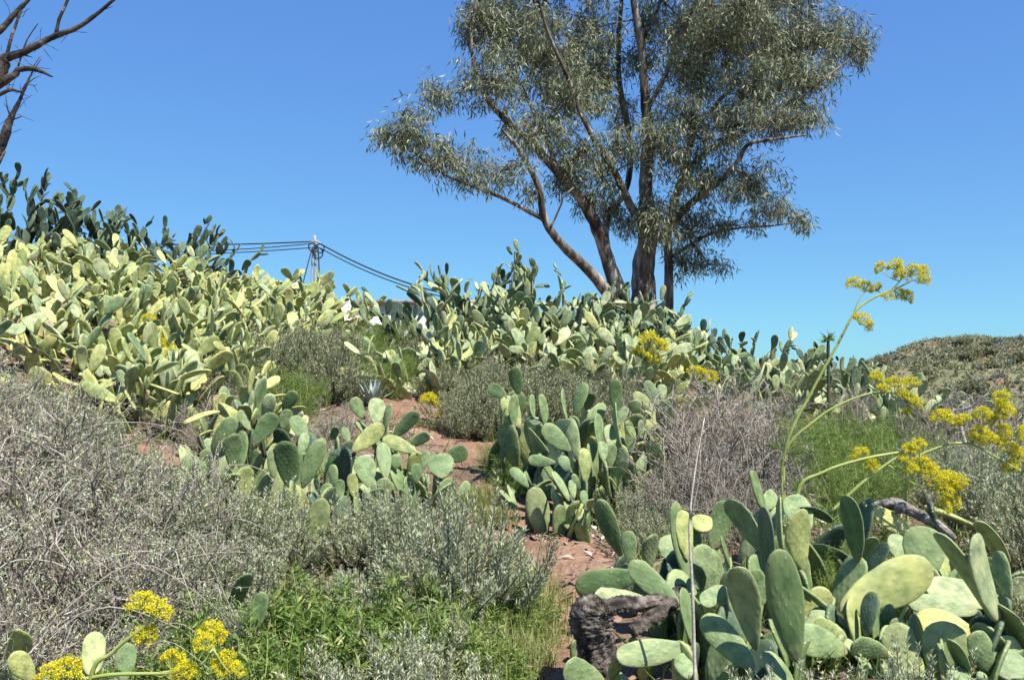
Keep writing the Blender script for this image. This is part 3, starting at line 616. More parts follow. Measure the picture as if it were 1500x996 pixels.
SH = {'silver': [shrub_mesh(s, .55, .7, 200, 105, (.031, .0068), M['silver'], M['stem'], .45, .4) for s in (1, 2, 3, 4)],
      'olive': [shrub_mesh(s, .55, .7, 230, 55, (.032, .008), M['olive'], M['stem']) for s in (11, 12, 13)],
      'herb': [shrub_mesh(s, .4, .42, 120, 40, (.058, .0105), M['herb'], M['fstem'], .2, .2, .9, 1.0, .22) for s in (21, 22, 23)],
      'fennel': [fennel_mesh(s, .42, .6) for s in (31, 32, 33)],
      'dry': [dry_mesh(s, .75, .6, 20, leafy=.38, kids=(5, 4, 3), r=.0085) for s in (41, 42, 43, 44)],
      'bare': [dry_mesh(s, .4, .8, 24, leafy=.08, kids=(5, 4, 3), r=.007) for s in (51, 52, 53)],
      'grass': [(None, grass_mesh(s, .28, .32)) for s in (61, 62, 63)]}
INFO = {'silver': ('wormwood_bush', 'bush', 'stems'), 'olive': ('grey_green_bush', 'bush', 'stems'), 'herb': ('leafy_herb', 'herb', 'stems'), 'fennel': ('fennel_plant', 'herb', 'stems'),
        'dry': ('dry_bush', 'dry bush', 'twigs'), 'bare': ('upright_dry_bush', 'dry bush', 'twigs'), 'grass': ('grass_tuft', 'grass', 'stems')}
def plant(kind, px, d, s, label, group=None, sz=1.0):
    q = GP(px, d); nm, cat, sn = INFO[kind]
    t = thing(nm, label, cat, (q[0], q[1], q[2]-.02), group, rng.uniform(0, 6.28)); t.scale = (s, s, s*sz)
    st, fo = SH[kind][int(rng.integers(len(SH[kind])))]
    if st: obj(sn, st, t, kind='stuff')
    if fo: obj('blades' if kind == 'grass' else 'foliage', fo, t, kind='stuff')
    return t
def plants(kind, spots, label, group, sz=1.0):
    for s in spots: plant(kind, s[0], s[1], s[2], label, group, s[3] if len(s) > 3 else sz)

plant('silver', 672, 4.2, .86, 'big rounded silver-green wormwood bush standing at the left edge of the dirt path', None, 1.05)
plant('silver', 712, 4.5, .6, 'silver-green wormwood bush bulging over the path beside yellow-green grass')
plant('silver', 600, 4.9, .75, 'silver-green wormwood bush behind the big rounded bush, below the broad prickly pear')
plants('silver', [(570, 3.05, .68), (640, 3.1, .6), (510, 3.1, .6), (600, 3.3, .6)], 'silver wormwood sprigs in front of the bright green herbs', 'wormwood in front of the green herbs')
plants('silver', [(385, 4.9, .7), (330, 4.7, .75), (525, 5.0, .62), (250, 5.2, .7), (370, 4.3, .6), (290, 4.2, .62), (410, 5.4, .5), (570, 5.3, .55)], 'silver-green wormwood bush in the drift below the broad prickly pear', 'wormwood drift left of the path')
plants('silver', [(1150, 2.95, .58), (1205, 2.95, .62), (1280, 2.9, .56), (1345, 2.95, .6), (1060, 2.9, .5)], 'low silver wormwood sprig in front of the large prickly pear clump', 'wormwood sprigs before the large prickly pear')
plants('silver', [(1470, 5.6, .9), (1410, 6.2, .8), (1500, 6.6, .9), (1440, 7.2, .8), (1350, 7.4, .7)], 'grey wormwood bush to the right, below the hanging yellow flowers', 'wormwood below the yellow flowers')
plants('silver', [(930, 5.9, .5), (900, 6.2, .5), (960, 5.5, .5), (990, 5.2, .45)], 'small wormwood bush between the upright prickly pear and the dry brush', 'small wormwood beside the dry brush')
plants('silver', [(150, 6.2, .6), (100, 6.5, .5), (40, 6.9, .6), (200, 5.6, .6), (130, 5.3, .6), (60, 4.5, .6), (230, 4.9, .6)], 'wormwood bush below the left slope of prickly pears', 'wormwood at the foot of the left slope')
plants('olive', [(400, 9.3, 1.0), (450, 9.6, 1.1), (370, 9.9, .9), (490, 9.2, .9), (430, 10.6, 1.0), (500, 10.4, .9), (340, 9.0, .8)], 'grey-green bush in the thicket between slope and path', 'grey-green bushes between slope and path')
plants('olive', [(690, 8.2, .85), (712, 8.7, .9), (730, 8.2, .7)], 'grey-green bush on the right bank where the path bends', 'bushes at the path bend')
plants('olive', [(770, 8.6, .9), (820, 9.0, .9), (860, 8.6, .9), (740, 9.5, .8), (900, 9.2, .8), (800, 9.9, .8), (700, 9.8, .7), (870, 9.9, .7), (650, 9.9, .7), (600, 11.2, .7)], 'grey-green bush behind the upright prickly pear clump', 'grey-green bushes behind the upright prickly pear')
plants('olive', plants_later, 'grey-green bush growing up through the prickly pears of the left slope', 'bushes among the slope prickly pears')
for lo, hi, lb in ((0, 3.95, 'dry grey twig tangle around the lower yellow flower heads'), (3.95, 4.85, 'sprawling dry twig tangle in the middle of the left brush'), (4.85, 9, 'dry grey twig tangle at the top of the brush, below the cactus slope')):
  plants('dry', [c for c in [(40, 4.6, 1.0), (110, 4.9, 1.0), (190, 4.7, .9), (20, 5.4, 1.1), (90, 5.6, .7), (20, 6.1, .8), (-20, 4.0, 1.0), (70, 3.8, .85), (150, 3.9, .85), (220, 4.1, .75), (0, 3.3, .8), (80, 3.2, .6), (-30, 6.6, .9), (270, 4.6, .6), (160, 3.4, .55)] if lo <= c[1] < hi],
       lb, 'left brush: '+lb)
plants('dry', [(300, 8.1, .7), (330, 7.8, .6), (490, 7.6, .55), (480, 7.0, .45), (310, 7.0, .4), (240, 7.2, .4)], 'dry twig tangle among the prickly pears left of the path', 'dry twig tangles among the left prickly pears')
plants('bare', [(1030, 6.2, .95), (980, 6.5, .9), (1080, 6.4, .95), (1120, 6.0, .8), (1000, 5.7, .7), (1060, 5.5, .7), (940, 6.9, .8), (1050, 7.2, 1.0), (1100, 7.0, .8), (1090, 5.2, .55)], 'upright dry grey bush in the brush behind the large prickly pear', 'dry brush behind the large prickly pear')
plants('bare', [(1370, 8.6, .8), (1440, 8.8, .9), (1240, 9.6, .7), (1480, 9.8, .9), (1400, 9.6, .8), (1130, 8.6, .7)], 'dry grey bush on the slope below the distant hill', 'dry bushes below the distant hill')
plants('herb', [(520, 3.75, 1.0), (455, 3.9, .95), (590, 3.8, 1.0), (400, 3.6, .9), (480, 3.4, .9), (560, 3.45, .8), (640, 3.6, .7), (420, 4.0, .6), (690, 3.5, .6)], 'bright green leafy herb at the foot of the big wormwood bush', 'green herbs at the foot of the wormwood')
plants('silver', [(455, 3.55, .42), (530, 3.95, .5), (610, 3.75, .4), (400, 3.9, .45), (500, 4.3, .42), (340, 3.7, .5), (660, 3.75, .42)], 'silver wormwood sprig rising among the bright green herbs', 'wormwood among the green herbs')
plants('herb', [(600, 4.05, .65, 1.1), (660, 3.9, .6, 1.1), (748, 4.1, .55, 1.2), (500, 4.1, .6, 1.0)], 'tall fresh green herb pushing up through the wormwood bushes', 'green herbs growing through the wormwood')
plants('herb', [(250, 4.3, .7), (170, 4.1, .6), (110, 4.4, .6), (300, 4.9, .7), (60, 5.2, .6), (200, 5.3, .6)], 'small green herb showing through the dry left brush', 'green herbs in the dry brush')
plants('silver', [(1560, 4.6, .9), (1640, 5.2, .9), (1600, 6.2, .9), (1720, 6.4, 1.0), (1570, 3.6, .6)], 'grey wormwood bush to the right of the large prickly pear clump', 'wormwood right of the large prickly pear')
plants('herb', [(300, 3.3, .8), (240, 3.2, .75), (340, 3.1, .8), (270, 3.6, .8), (180, 3.2, .6), (370, 3.3, .7)], 'green herb around the yellow flower heads', 'green herbs around the yellow flower heads')
plants('fennel', [(425, 8.2, .95), (405, 8.6, .9), (440, 8.8, .8)], 'bright feathery green fennel by the dry twigs left of the path', 'fennel left of the path')
plants('fennel', [(560, 9.6, 1.0), (530, 10.0, .9), (580, 10.6, 1.0), (545, 10.9, .9), (520, 11.5, 1.1), (555, 12.0, .9), (540, 11.2, .9), (575, 12.2, 1.0)], 'feathery green fennel at the head of the path below the white house', 'fennel at the head of the path')
plants('fennel', [(745, 6.9, .7), (738, 7.3, .6), (752, 6.5, .5)], 'fine feathery tuft spilling from the right bank of the path', 'feathery tufts on the path bank')
plants('fennel', [(1200, 7.6, 1.0), (1240, 7.2, 1.0), (1170, 8.2, .9), (1280, 7.8, .9), (1230, 8.8, .9), (1150, 9.0, .8), (1190, 6.4, .8), (1230, 6.0, .7), (1150, 7.2, 1.0), (1290, 6.8, .9), (1330, 8.0, 1.0), (1260, 8.4, 1.1), (1210, 8.4, 1.1), (1310, 9.0, 1.0), (1180, 7.3, 1.0), (1270, 6.2, .8)], 'soft green fennel around the foot of the tall yellow flowers', 'fennel around the tall yellow flowers')
plants('fennel', [(1235, 4.5, .55), (1210, 4.3, .45), (1265, 4.8, .5)], 'green fennel growing up between the large prickly pear pads', 'fennel between the pads')
plants('grass', [(778, 4.5, .8), (775, 4.15, .75), (748, 4.0, .8), (758, 3.75, .6), (725, 3.7, .8), (700, 3.6, .7), (765, 4.85, .7), (760, 4.3, .8)], 'yellow-green grass tuft lining the left edge of the dirt path', 'grass along the path')
plants('grass', [(700, 6.4, .7), (680, 6.2, .7), (728, 6.0, .6)], 'green grass tuft below the bend of the path', 'grass below the path bend')

# ------------------------------------------------------------------ low ground cover nobody could count
def ground_cover():
    g = np.random.default_rng(99); n = 100000
    d = 2.2+13*g.random(n)**1.25; px = g.uniform(-400, 2100, n)
    x = d*(px-750)/FPX; y = d
    keep = (path_dist(x, y) > .22+.14*g.random(n)) & (np.hypot(x-bp_c[0], y-bp_c[1]) > .5)
    x, y = x[keep], y[keep]; n = len(x); p = np.stack([x, y, H(x, y)], -1)
    cl = np.sin(x*2.1+1)*np.sin(y*1.7)+.5*np.sin(x*5+y*3)
    green = g.random(n) < np.clip(.5+.3*cl, .1, .9)
    for nm, sel, mat, h0, h1, up in (('green_ground_cover', green, M['herb'], .05, .2, 1.0), ('dry_ground_litter', ~green, M['litter'], .04, .16, .25)):
        q = p[sel]; m = len(q)
        dr = nrm(np.stack([g.normal(size=m), g.normal(size=m), up*(.4+np.abs(g.normal(size=m)))], -1))
        V, F = leaves(q, dr, rdir(m, g), g.uniform(h0, h1, m), g.uniform(.004, .012, m), .15)
        o = obj(nm, mk_mesh(nm, V, F, mat), kind='stuff')
        tag(o, 'low green plants covering the soil between the bushes' if up == 1.0 else 'dry stalks and leaf litter lying between the bushes', 'ground cover')
ground_cover()

# pale dead pad flakes and stones
def flakes():
    g = np.random.default_rng(5); mb = MB()
    for cx, d0, n, s in [(832, 5.6, 80, .16), (875, 5.3, 40, .14), (480, 5.6, 60, .3), (905, 4.6, 50, .2)]:
        c = GP(cx, d0); q = c+np.stack([g.normal(size=n)*s, g.normal(size=n)*s*.7, np.zeros(n)], -1); q[:, 2] = H(q[:, 0], q[:, 1])+g.uniform(.015, .04, n)
        V, F = leaves(q, nrm(np.stack([g.normal(size=n), g.normal(size=n), g.normal(size=n)*.35], -1)), nrm(np.stack([g.normal(size=n)*.3, g.normal(size=n)*.3, np.ones(n)], -1)), g.uniform(.02, .10, n), g.uniform(.01, .04, n), .2)
        mb.add(V, F)
    o = obj('dry_flakes', mb.mesh('dry_flakes', M['litter']), kind='stuff'); tag(o, 'pale dry flakes of dead pads scattered along the path', 'litter')
flakes()
def stone_mesh(seed):
    g = np.random.default_rng(seed); import bmesh
    bm = bmesh.new(); bmesh.ops.create_icosphere(bm, subdivisions=2, radius=1)
    for v in bm.verts: v.co *= 1+.16*math.sin(3*v.co.x+seed)+.12*math.cos(4*v.co.y*1.3+seed)+g.normal()*.04; v.co.z *= .6
    me = bpy.data.meshes.new('stone'); bm.to_mesh(me); bm.free(); me.materials.append(M['stone']); return me
STN = [stone_mesh(i) for i in range(4)]
for i in range(14):
    t = rng.integers(8, 145); side = rng.choice([-1, 1]); q = cx_[t]+nn_[t]*side*tw_[t]*rng.uniform(.3, 1.2)
    s = rng.uniform(.008, .02); o = obj('stone', STN[i % 4], loc=(q[0], q[1], G(q[0], q[1])+.014+s*.2)); o.scale = (s, s*rng.uniform(.7, 1.2), s); o.rotation_euler = (0, 0, rng.uniform(0, 6))
    tag(o, 'small rough stone lying on the dirt path', 'stone', 'stones on the path')

# ------------------------------------------------------------------ charred stump, grey log, thin dry stalk
def gnarl(mb, pts, rad, k=26, sub=14, seed=0, amp=.25):
    V, F, c = tube(pts, rad, k, 0, seed, sub); m = (len(V)-2)
    cen = V[:m].reshape(-1, k, 3).mean(1); X = V[:m].reshape(-1, k, 3); r = X-cen[:, None]
    j = np.arange(k)[None]*2*math.pi/k; i = np.arange(len(cen))[:, None]; g = np.random.default_rng(seed)
    rw = np.cumsum(g.normal(size=(len(cen), 1))*.12, 0); lum = np.sin(i*.21+seed+np.sin(j*2)*1.3)*.4
    nz = -np.abs(np.sin(j*4.5+rw+.6*np.sin(i*.13)))*.9+.4+np.sin(j*2+rw*2+seed)*.4+lum+np.abs(np.sin(j*10+i*.4+rw*3))*.25+g.normal(size=(len(cen), k))*.3
    V[:m] = (cen[:, None]+r*(1+amp*nz)[..., None]).reshape(-1, 3)
    n0 = mb.n; mb.add(V, F); mb.f.setdefault(3, []).append(c+n0)
q = P(872, 1000, 3.45); g0 = G(q[0], q[1])
st = thing('charred_stump', 'blackened grey gnarled cactus stump with flaking bark beside the path', 'stump', (q[0], q[1], g0))
def rel(o, pts): return np.array(pts)-np.array(o.location)
mb = MB(); gnarl(mb, rel(st, [[q[0]+.01, q[1], g0-.08], P(876, 970, 3.45), P(868, 925, 3.45), P(866, 895, 3.46), P(880, 880, 3.48)]), [.07, .065, .072, .078, .03], k=44, sub=22, seed=3, amp=.2)
obj('trunk', mb.mesh('trunk', M['cork'], False), st)
mb = MB(); gnarl(mb, rel(st, [P(868, 900, 3.46), P(905, 886, 3.5), P(940, 884, 3.56), P(985, 872, 3.65), P(1000, 860, 3.75)]), [.042, .032, .028, .024, .015], k=36, sub=18, seed=8, amp=.22)
obj('limb', mb.mesh('limb', M['cork'], False), st)
mb = MB(); gnarl(mb, rel(st, [P(985, 880, 3.62), P(935, 918, 3.5), P(925, 925, 3.48)]), [.03, .026, .02], k=14, seed=9); obj('limb', mb.mesh('limb', M['cork'], False), st)
q = GP(1315, 4.75)
lg = thing('grey_log', 'old grey woody cactus stem lying behind the large pads below yellow flowers', 'log', q)
mb = MB(); gnarl(mb, rel(lg, [P(1280, 742, 4.8), P(1310, 738, 4.75), P(1335, 748, 4.7), P(1375, 770, 4.65), P(1400, 790, 4.6)]), [.024, .03, .03, .024, .014], seed=5, amp=.1); obj('trunk', mb.mesh('trunk', M['logwood'], True), lg)
mb = MB(); gnarl(mb, rel(lg, [P(1322, 742, 4.66), P(1316, 746, 4.58)]), [.026, .022], k=16, seed=6, amp=.1); obj('knot', mb.mesh('knot', M['logwood'], True), lg)
q = GP(1018, 3.0)
mb = MB(); add_tube(mb, np.array([q, P(1017, 960, 3.0), P(1014, 860, 3.0), P(1010, 770, 3.02), P(1018, 690, 3.05), P(1032, 612, 3.1)])-q, [.0065, .006, .0055, .004, .003, .0015], k=7)
add_tube(mb, np.array([P(1012, 760, 3.02), P(1024, 700, 3.0), P(1026, 660, 3.0)])-q, [.003, .002, .001], k=5)
tag(obj('dry_stalk', mb.mesh('dry_stalk', M['stalk'], True), loc=q), 'single thin pale dry stalk standing upright before the large prickly pear', 'dry stalk')
q = GP(1425, 8.5); mb = MB(); add_tube(mb, np.array([q, P(1405, 612, 8.5), P(1425, 595, 8.4), P(1446, 577, 8.3)])-q, [.02, .018, .014, .006], k=7)
tag(obj('bare_stick', mb.mesh('bare_stick', M['stalk'], True), loc=q), 'bleached bare stick poking up behind the yellow flowers', 'stick')

# ------------------------------------------------------------------ giant fennel in flower
def umbel_mesh(seed, R=.045, n=34, dome=.55):
    g = np.random.default_rng(seed); d = rdir(n, g); d[:, 2] = np.abs(d[:, 2])*dome+(1-dome)*d[:, 2]*.9+.15; d = nrm(d)
    c = d*R*g.uniform(.8, 1.05, (n, 1)); rays = segs(np.zeros((n, 3))-[0, 0, R*.4], c, .0011, .0008)
    m = 40; p = np.repeat(c, m, 0)+rdir(n*m, g)*R*.24*g.uniform(.6, 1, (n*m, 1))
    V, F = leaves(p, rdir(n*m, g), rdir(n*m, g), R*.12, R*.10)
    return mk_mesh('rays', *rays, M['fstem']), mk_mesh('flowers', V, F, M['yellow'])
UM = [umbel_mesh(1), umbel_mesh(2, .045, 42, .2), umbel_mesh(3, .05, 26, .8)]
def ferula(label, stems, umbels, d, group=None, base=None):
    q = np.array(base) if base is not None else P(*stems[0][0][:2], stems[0][0][2] if len(stems[0][0]) > 2 else d)
    q = np.array([q[0], q[1], G(q[0], q[1])])
    t = thing('giant_fennel', label, 'flower', q, group)
    pts_all = []
    for i, (*pts, r0, r1) in enumerate(stems):
        W = [P(p[0], p[1], p[2] if len(p) > 2 else d) for p in pts]
        if i == 0: W = [q-[0, 0, .03]]+W
        pts_all += W
        mb = MB(); add_tube(mb, np.array(W)-q, np.linspace(r0, r1, len(W))*.6*(1+.12*(np.arange(len(W)) % 2)), k=8, sub=5)
        obj('stalk' if i == 0 else 'branch', mb.mesh('stalk', M['fstem'], True), t)
    # feathery leaves on sheaths along the lower stalk
    for j in (0, 1):
        for rep_ in range(2):
            a = pts_all[j]; az = rng.uniform(0, 6.28); dv = np.array([math.cos(az), math.sin(az), .5]); Lf = rng.uniform(.14, .26)*(.6 if d < 3 else 1)
            tq = np.linspace(.15, 1, 60)[:, None]; c_ = a+dv*Lf*tq+np.array([0, 0, -.35])*Lf*tq**2
            rp = np.repeat(c_, 5, 0); dn = nrm(rdir(300)+dv*.5)
            V, F = leaves(rp-q, dn, rdir(300), np.repeat((.05*(1.15-tq[:, 0])), 5)*rng.uniform(.6, 1.2, 300), .0022)
            lf = obj('leaf', mk_mesh('leaf', V, F, M['fennel']), t)
            mb = MB(); mb.add(*segs(c_[:-1]-q, c_[1:]-q, .0022, .002)); obj('leaf_stalk', mb.mesh('leaf_stalk', M['fstem']), lf)
    for px, py, r, *dd in umbels:
        D = dd[0] if dd else d; c = P(px, py, D+rng.uniform(-.05, .05)); pa = np.array(pts_all); j = int(np.argmin(np.linalg.norm(pa-c, axis=1)))
        a = pa[j]; s = r*D/FPX/.05; k = int(rng.integers(3)); ax = nrm(c-a+np.array([0, 0, .12])+rng.normal(size=3)*.03)
        mb = MB(); add_tube(mb, np.array([a, a*.5+c*.5+[0, 0, -.015], c-ax*.02*s])-q, [.0035, .0028, .002], k=6, sub=3); obj('branch', mb.mesh('branch', M['fstem'], True), t)
        z = Vector(ax); rot = z.to_track_quat('Z', 'Y').to_matrix().to_4x4()
        m4 = Matrix.Translation(Vector(c-q)) @ rot @ Matrix.Scale(s, 4)
        u = obj('umbel', UM[k][1], t, mat4=m4); obj('rays', UM[k][0], u)
    return t
ferula('tall leaning giant fennel with clusters of yellow umbels against the sky', [((1150, 660), (1190, 572), (1225, 508), (1252, 458), (1280, 436), (1310, 424), (1338, 410), .017, .006), ((1250, 462), (1258, 440), (1268, 425), .008, .004), ((1300, 430), (1318, 412), (1324, 398), .006, .003)],
       [(1252, 417, 12), (1268, 423, 13), (1285, 424, 10), (1262, 471, 14), (1272, 478, 8), (1290, 394, 11), (1312, 391, 13), (1322, 402, 14), (1337, 398, 12), (1352, 397, 10), (1354, 411, 10), (1328, 436, 12), (1314, 432, 11), (1300, 436, 9)], 5.4)
ferula('arching giant fennel stem with small orange-yellow umbels before the distant hill', [((1148, 668), (1195, 615), (1240, 588), (1285, 574), (1312, 577), (1332, 588), .014, .005)],
       [(1283, 553, 11), (1292, 571, 10), (1310, 563, 12), (1334, 564, 13), (1333, 585, 11), (1321, 577, 10), (1343, 591, 10), (1328, 605, 9)], 5.3)
ferula('giant fennel bent over low with heavy yellow umbels above the large pads', [((1168, 724), (1205, 692), (1265, 672), (1330, 660), (1352, 652), .017, .008), ((1215, 752), (1262, 708), (1310, 672), (1345, 655), .015, .007), ((1300, 680), (1345, 712), (1378, 716), .007, .004)],
       [(1262, 668, 14), (1276, 680, 12), (1345, 655, 14), (1333, 660, 12), (1350, 680, 15), (1336, 690, 12), (1372, 702, 16), (1388, 704, 17), (1398, 716, 14), (1383, 722, 14), (1362, 690, 14), (1395, 735, 13), (1382, 742, 12), (1324, 676, 10), (1405, 705, 12)], 4.5)
ferula('spreading giant fennel with many yellow umbels at the right, before dry brush', [((1330, 690), (1375, 655), (1420, 650), (1460, 670), (1495, 690), .014, .007), ((1420, 650), (1440, 630), (1465, 600), .007, .004), ((1375, 655), (1400, 630), (1410, 622), .006, .004)],
       [(1380, 614, 16), (1398, 620, 12), (1412, 618, 13), (1440, 607, 13), (1468, 584, 13), (1472, 606, 15), (1470, 596, 12), (1436, 636, 14), (1448, 645, 14), (1470, 632, 13), (1492, 634, 13), (1478, 660, 14), (1492, 668, 14), (1425, 645, 12), (1480, 685, 13), (1462, 648, 12), (1455, 615, 10)], 4.9)
ferula('giant fennel with large dense yellow flower heads close to the lower left pads', [((130, 1010), (165, 955), (205, 922), (222, 905), .011, .007), ((95, 1000), (160, 988), (230, 986), (262, 984), .009, .006), ((230, 986), (290, 975), (312, 950), .006, .005)],
       [(208, 886, 21), (229, 897, 22), (211, 932, 19), (310, 929, 22), (300, 945, 15), (332, 972, 21), (318, 982, 17), (254, 974, 24), (272, 986, 19), (96, 984, 24), (72, 988, 17), (345, 985, 14)], 2.45)
for i, (px, py, d, us, lb) in enumerate([(628, 625, 8.3, [(628, 588, 14), (638, 594, 10), (642, 611, 8)], 'small giant fennel in yellow bloom on the red earth at the path bend'),
        (930, 560, 9.4, [(950, 500, 16), (965, 508, 14), (940, 520, 15), (958, 522, 12)], 'giant fennel blooming yellow among the pale pads below the tree'),
        (1030, 590, 9.2, [(1018, 547, 12), (1032, 552, 12), (1042, 551, 10)], 'small giant fennel with yellow umbels before the prickly pears right of the tree'),
        (225, 545, 9.0, [(218, 468, 10), (228, 490, 12), (243, 508, 13), (246, 517, 11), (215, 497, 9)], 'giant fennel blooming yellow amid the prickly pears of the left slope')]):
    ferula(lb, [((px, py), ((px+us[0][0])/2, (py+us[0][1])/2), (us[0][0], us[0][1]+6), .008, .004)], us, d)

# ------------------------------------------------------------------ eucalyptus
TD = 18.0; q = P(945, 512, TD); q[2] = G(q[0], q[1])
eu = thing('eucalyptus_tree', 'tall forked eucalyptus with spreading grey-green crown on the crest', 'tree', q)
def TP(px, py, dz=0.0): return P(px, py, TD+dz)
pxm = TD/FPX
limbs = [('trunk', [(950, 520, 0), (946, 470, 0), (942, 400, .1), (950, 335, .2), (946, 280, .2), (949, 200, .3), (945, 140, .3), (938, 60, .2), (925, -20, .1), (915, -110, 0)], [46, 38, 31, 25, 19, 16, 13, 11, 9, 4]),
 ('limb', [(935, 500, 0), (908, 432, -.2), (893, 390, -.3), (875, 335, -.5), (850, 290, -.7), (815, 250, -.9), (780, 212, -1.1), (742, 178, -1.3), (705, 130, -1.5), (690, 60, -1.5), (700, -10, -1.5)], [30, 22, 18, 16, 14, 12, 10, 8, 6, 4, 3]),
 ('limb', [(918, 470, -.2), (874, 409, -.6), (822, 357, -1.0), (797, 320, -1.2), (789, 275, -1.4), (762, 222, -1.6), (735, 190, -1.7)], [18, 14, 11, 9.5, 8, 6, 3]),
 ('limb', [(797, 322, -1.2), (740, 292, -1.5), (690, 272, -1.8), (655, 258, -2), (620, 235, -2.1), (592, 208, -2.2)], [6, 5, 4, 3.4, 2.6, 1.5]),
 ('limb', [(893, 392, -.3), (887, 349, 0), (890, 319, .3), (908, 293, .5), (921, 262, .6), (922, 200, .8), (908, 130, .9), (906, 60, 1), (910, -20, 1), (890, -100, 1)], [12, 10, 9.5, 9, 8.5, 8.5, 8, 7, 5, 3]),
 ('limb', [(945, 330, .1), (926, 306, -.3), (900, 252, -.7), (874, 211, -1), (850, 165, -1.2), (830, 110, -1.4), (800, 40, -1.5), (780, -40, -1.5)], [13, 11, 9, 7.5, 6, 5, 4, 2]),
 ('limb', [(977, 515, .5), (980, 400, .6), (978, 340, .6), (990, 290, .5), (1005, 240, .3), (1016, 190, .2), (1030, 120, 0), (1042, 20, -.2), (1060, -70, -.3)], [15, 12, 11.5, 11, 9, 8, 6.5, 4.5, 2]),
 ('limb', [(965, 350, .3), (1010, 300, -.2), (1050, 270, -.6), (1080, 238, -1), (1096, 212, -1.2), (1130, 205, -1.4), (1182, 198, -1.6)], [12, 9, 7.5, 6, 5, 4, 2]),
 ('limb', [(998, 262, .3), (1030, 226, -.2), (1081, 199, -.6), (1129, 175, -1), (1162, 152, -1.2), (1215, 110, -1.4), (1262, 75, -1.5)], [7, 6, 5, 4, 3.4, 2.5, 1.5]),
 ('limb', [(985, 375, .5), (1035, 345, .2), (1085, 334, 0), (1130, 331, -.2), (1178, 324, -.4)], [5, 4, 3, 2.4, 1.2]),
 ('limb', [(946, 165, .3), (975, 110, 0), (1000, 50, -.3), (1030, -20, -.5)], [7, 6, 5, 3]),
 ('limb', [(940, 60, .2), (965, 10, .6), (975, -50, .9)], [6, 5, 3]),
 ('limb', [(1012, 200, .2), (1070, 130, .8), (1130, 80, 1.2), (1190, 40, 1.5)], [6, 5, 4, 2]),
 ('limb', [(815, 250, -.9), (800, 200, -.3), (770, 140, .2), (740, 70, .5)], [7, 6, 4.5, 2.5]),
 ('limb', [(806, 335, -1.2), (822, 300, -1.3), (826, 288, -1.3), (840, 275, -1.2)], [3, 2.2, 1.8, 1])]
skel = []
for i, (nm, pts, rad) in enumerate(limbs):
    W = np.array([TP(*p) for p in pts])
    if nm == 'trunk': W[0, 2] = q[2]-.15
    if i in (1, 6): W[0, 2] = q[2]-.1
    for a, b in zip(W[:-1], W[1:]):
        for f in np.linspace(0, 1, 6): skel.append(a+(b-a)*f)
    mb = MB(); add_tube(mb, W-q, np.array(rad)*pxm*.55, k=12, wob=.05, seed=i, sub=5); obj(nm, mb.mesh(nm, M['bark'], True), eu)
skel = np.array(skel)
cl = [(600, 198, 50, 38, -2.1), (570, 195, 22, 18, -2.2), (655, 232, 52, 30, -2), (645, 140, 34, 22, -1.6), (720, 120, 55, 48, -1.4), (740, 50, 65, 55, -.8), (800, 80, 75, 65, -.5), (830, 150, 65, 50, -.8), (785, 195, 48, 40, -1.2), (735, 250, 45, 26, -1.6), (850, 225, 42, 45, -.9), (880, 262, 30, 40, -.5), (905, 205, 24, 40, .4), (862, 292, 20, 22, -.6), (922, 325, 20, 30, -.2), (935, 90, 22, 45, .6), (880, 120, 35, 45, .6),
      (870, 40, 55, 55, .3), (705, 15, 42, 45, -1.3), (960, 30, 35, 45, .5), (1000, 100, 60, 65, 0), (1060, 60, 85, 65, .3), (1130, 50, 85, 60, .8), (1195, 55, 70, 55, .9), (1248, 62, 40, 34, -.6), (1100, 130, 85, 55, -.4), (1175, 125, 55, 42, -.8), (965, 215, 48, 50, -.8),
      (1010, 185, 60, 55, -.6), (1080, 185, 58, 36, -.8), (1140, 175, 55, 26, -1.1), (1195, 170, 30, 20, -1.4), (1035, 270, 62, 42, -.4), (1105, 265, 52, 36, -.9), (1140, 312, 42, 20, -.3), (1178, 323, 18, 9, -.4), (960, 320, 42, 42, -.6), (1010, 340, 55, 34, .2), (1040, 388, 32, 18, .3), (1000, 385, 28, 22, .6),
      (890, 310, 24, 32, .3), (915, 150, 18, 50, .9), (1070, 330, 45, 14, 0), (830, 260, 30, 30, -.6), (690, 270, 25, 14, -1.8), (780, 285, 16, 16, -1.4),
      (730, -50, 70, 50, -.8), (820, -60, 80, 60, 0), (910, -80, 70, 60, .4), (1000, -70, 80, 60, .2), (1090, -60, 85, 55, .3), (1180, -30, 70, 45, .9), (860, -140, 80, 50, .3), (980, -150, 90, 50, .3), (780, 20, 60, 50, .9), (1080, 10, 90, 50, -1), (1010, 40, 60, 50, 1.4), (1150, 100, 60, 40, 1.5), (850, 110, 60, 60, 1.0)]
gE = np.random.default_rng(17); lv, tv = MB(), MB()
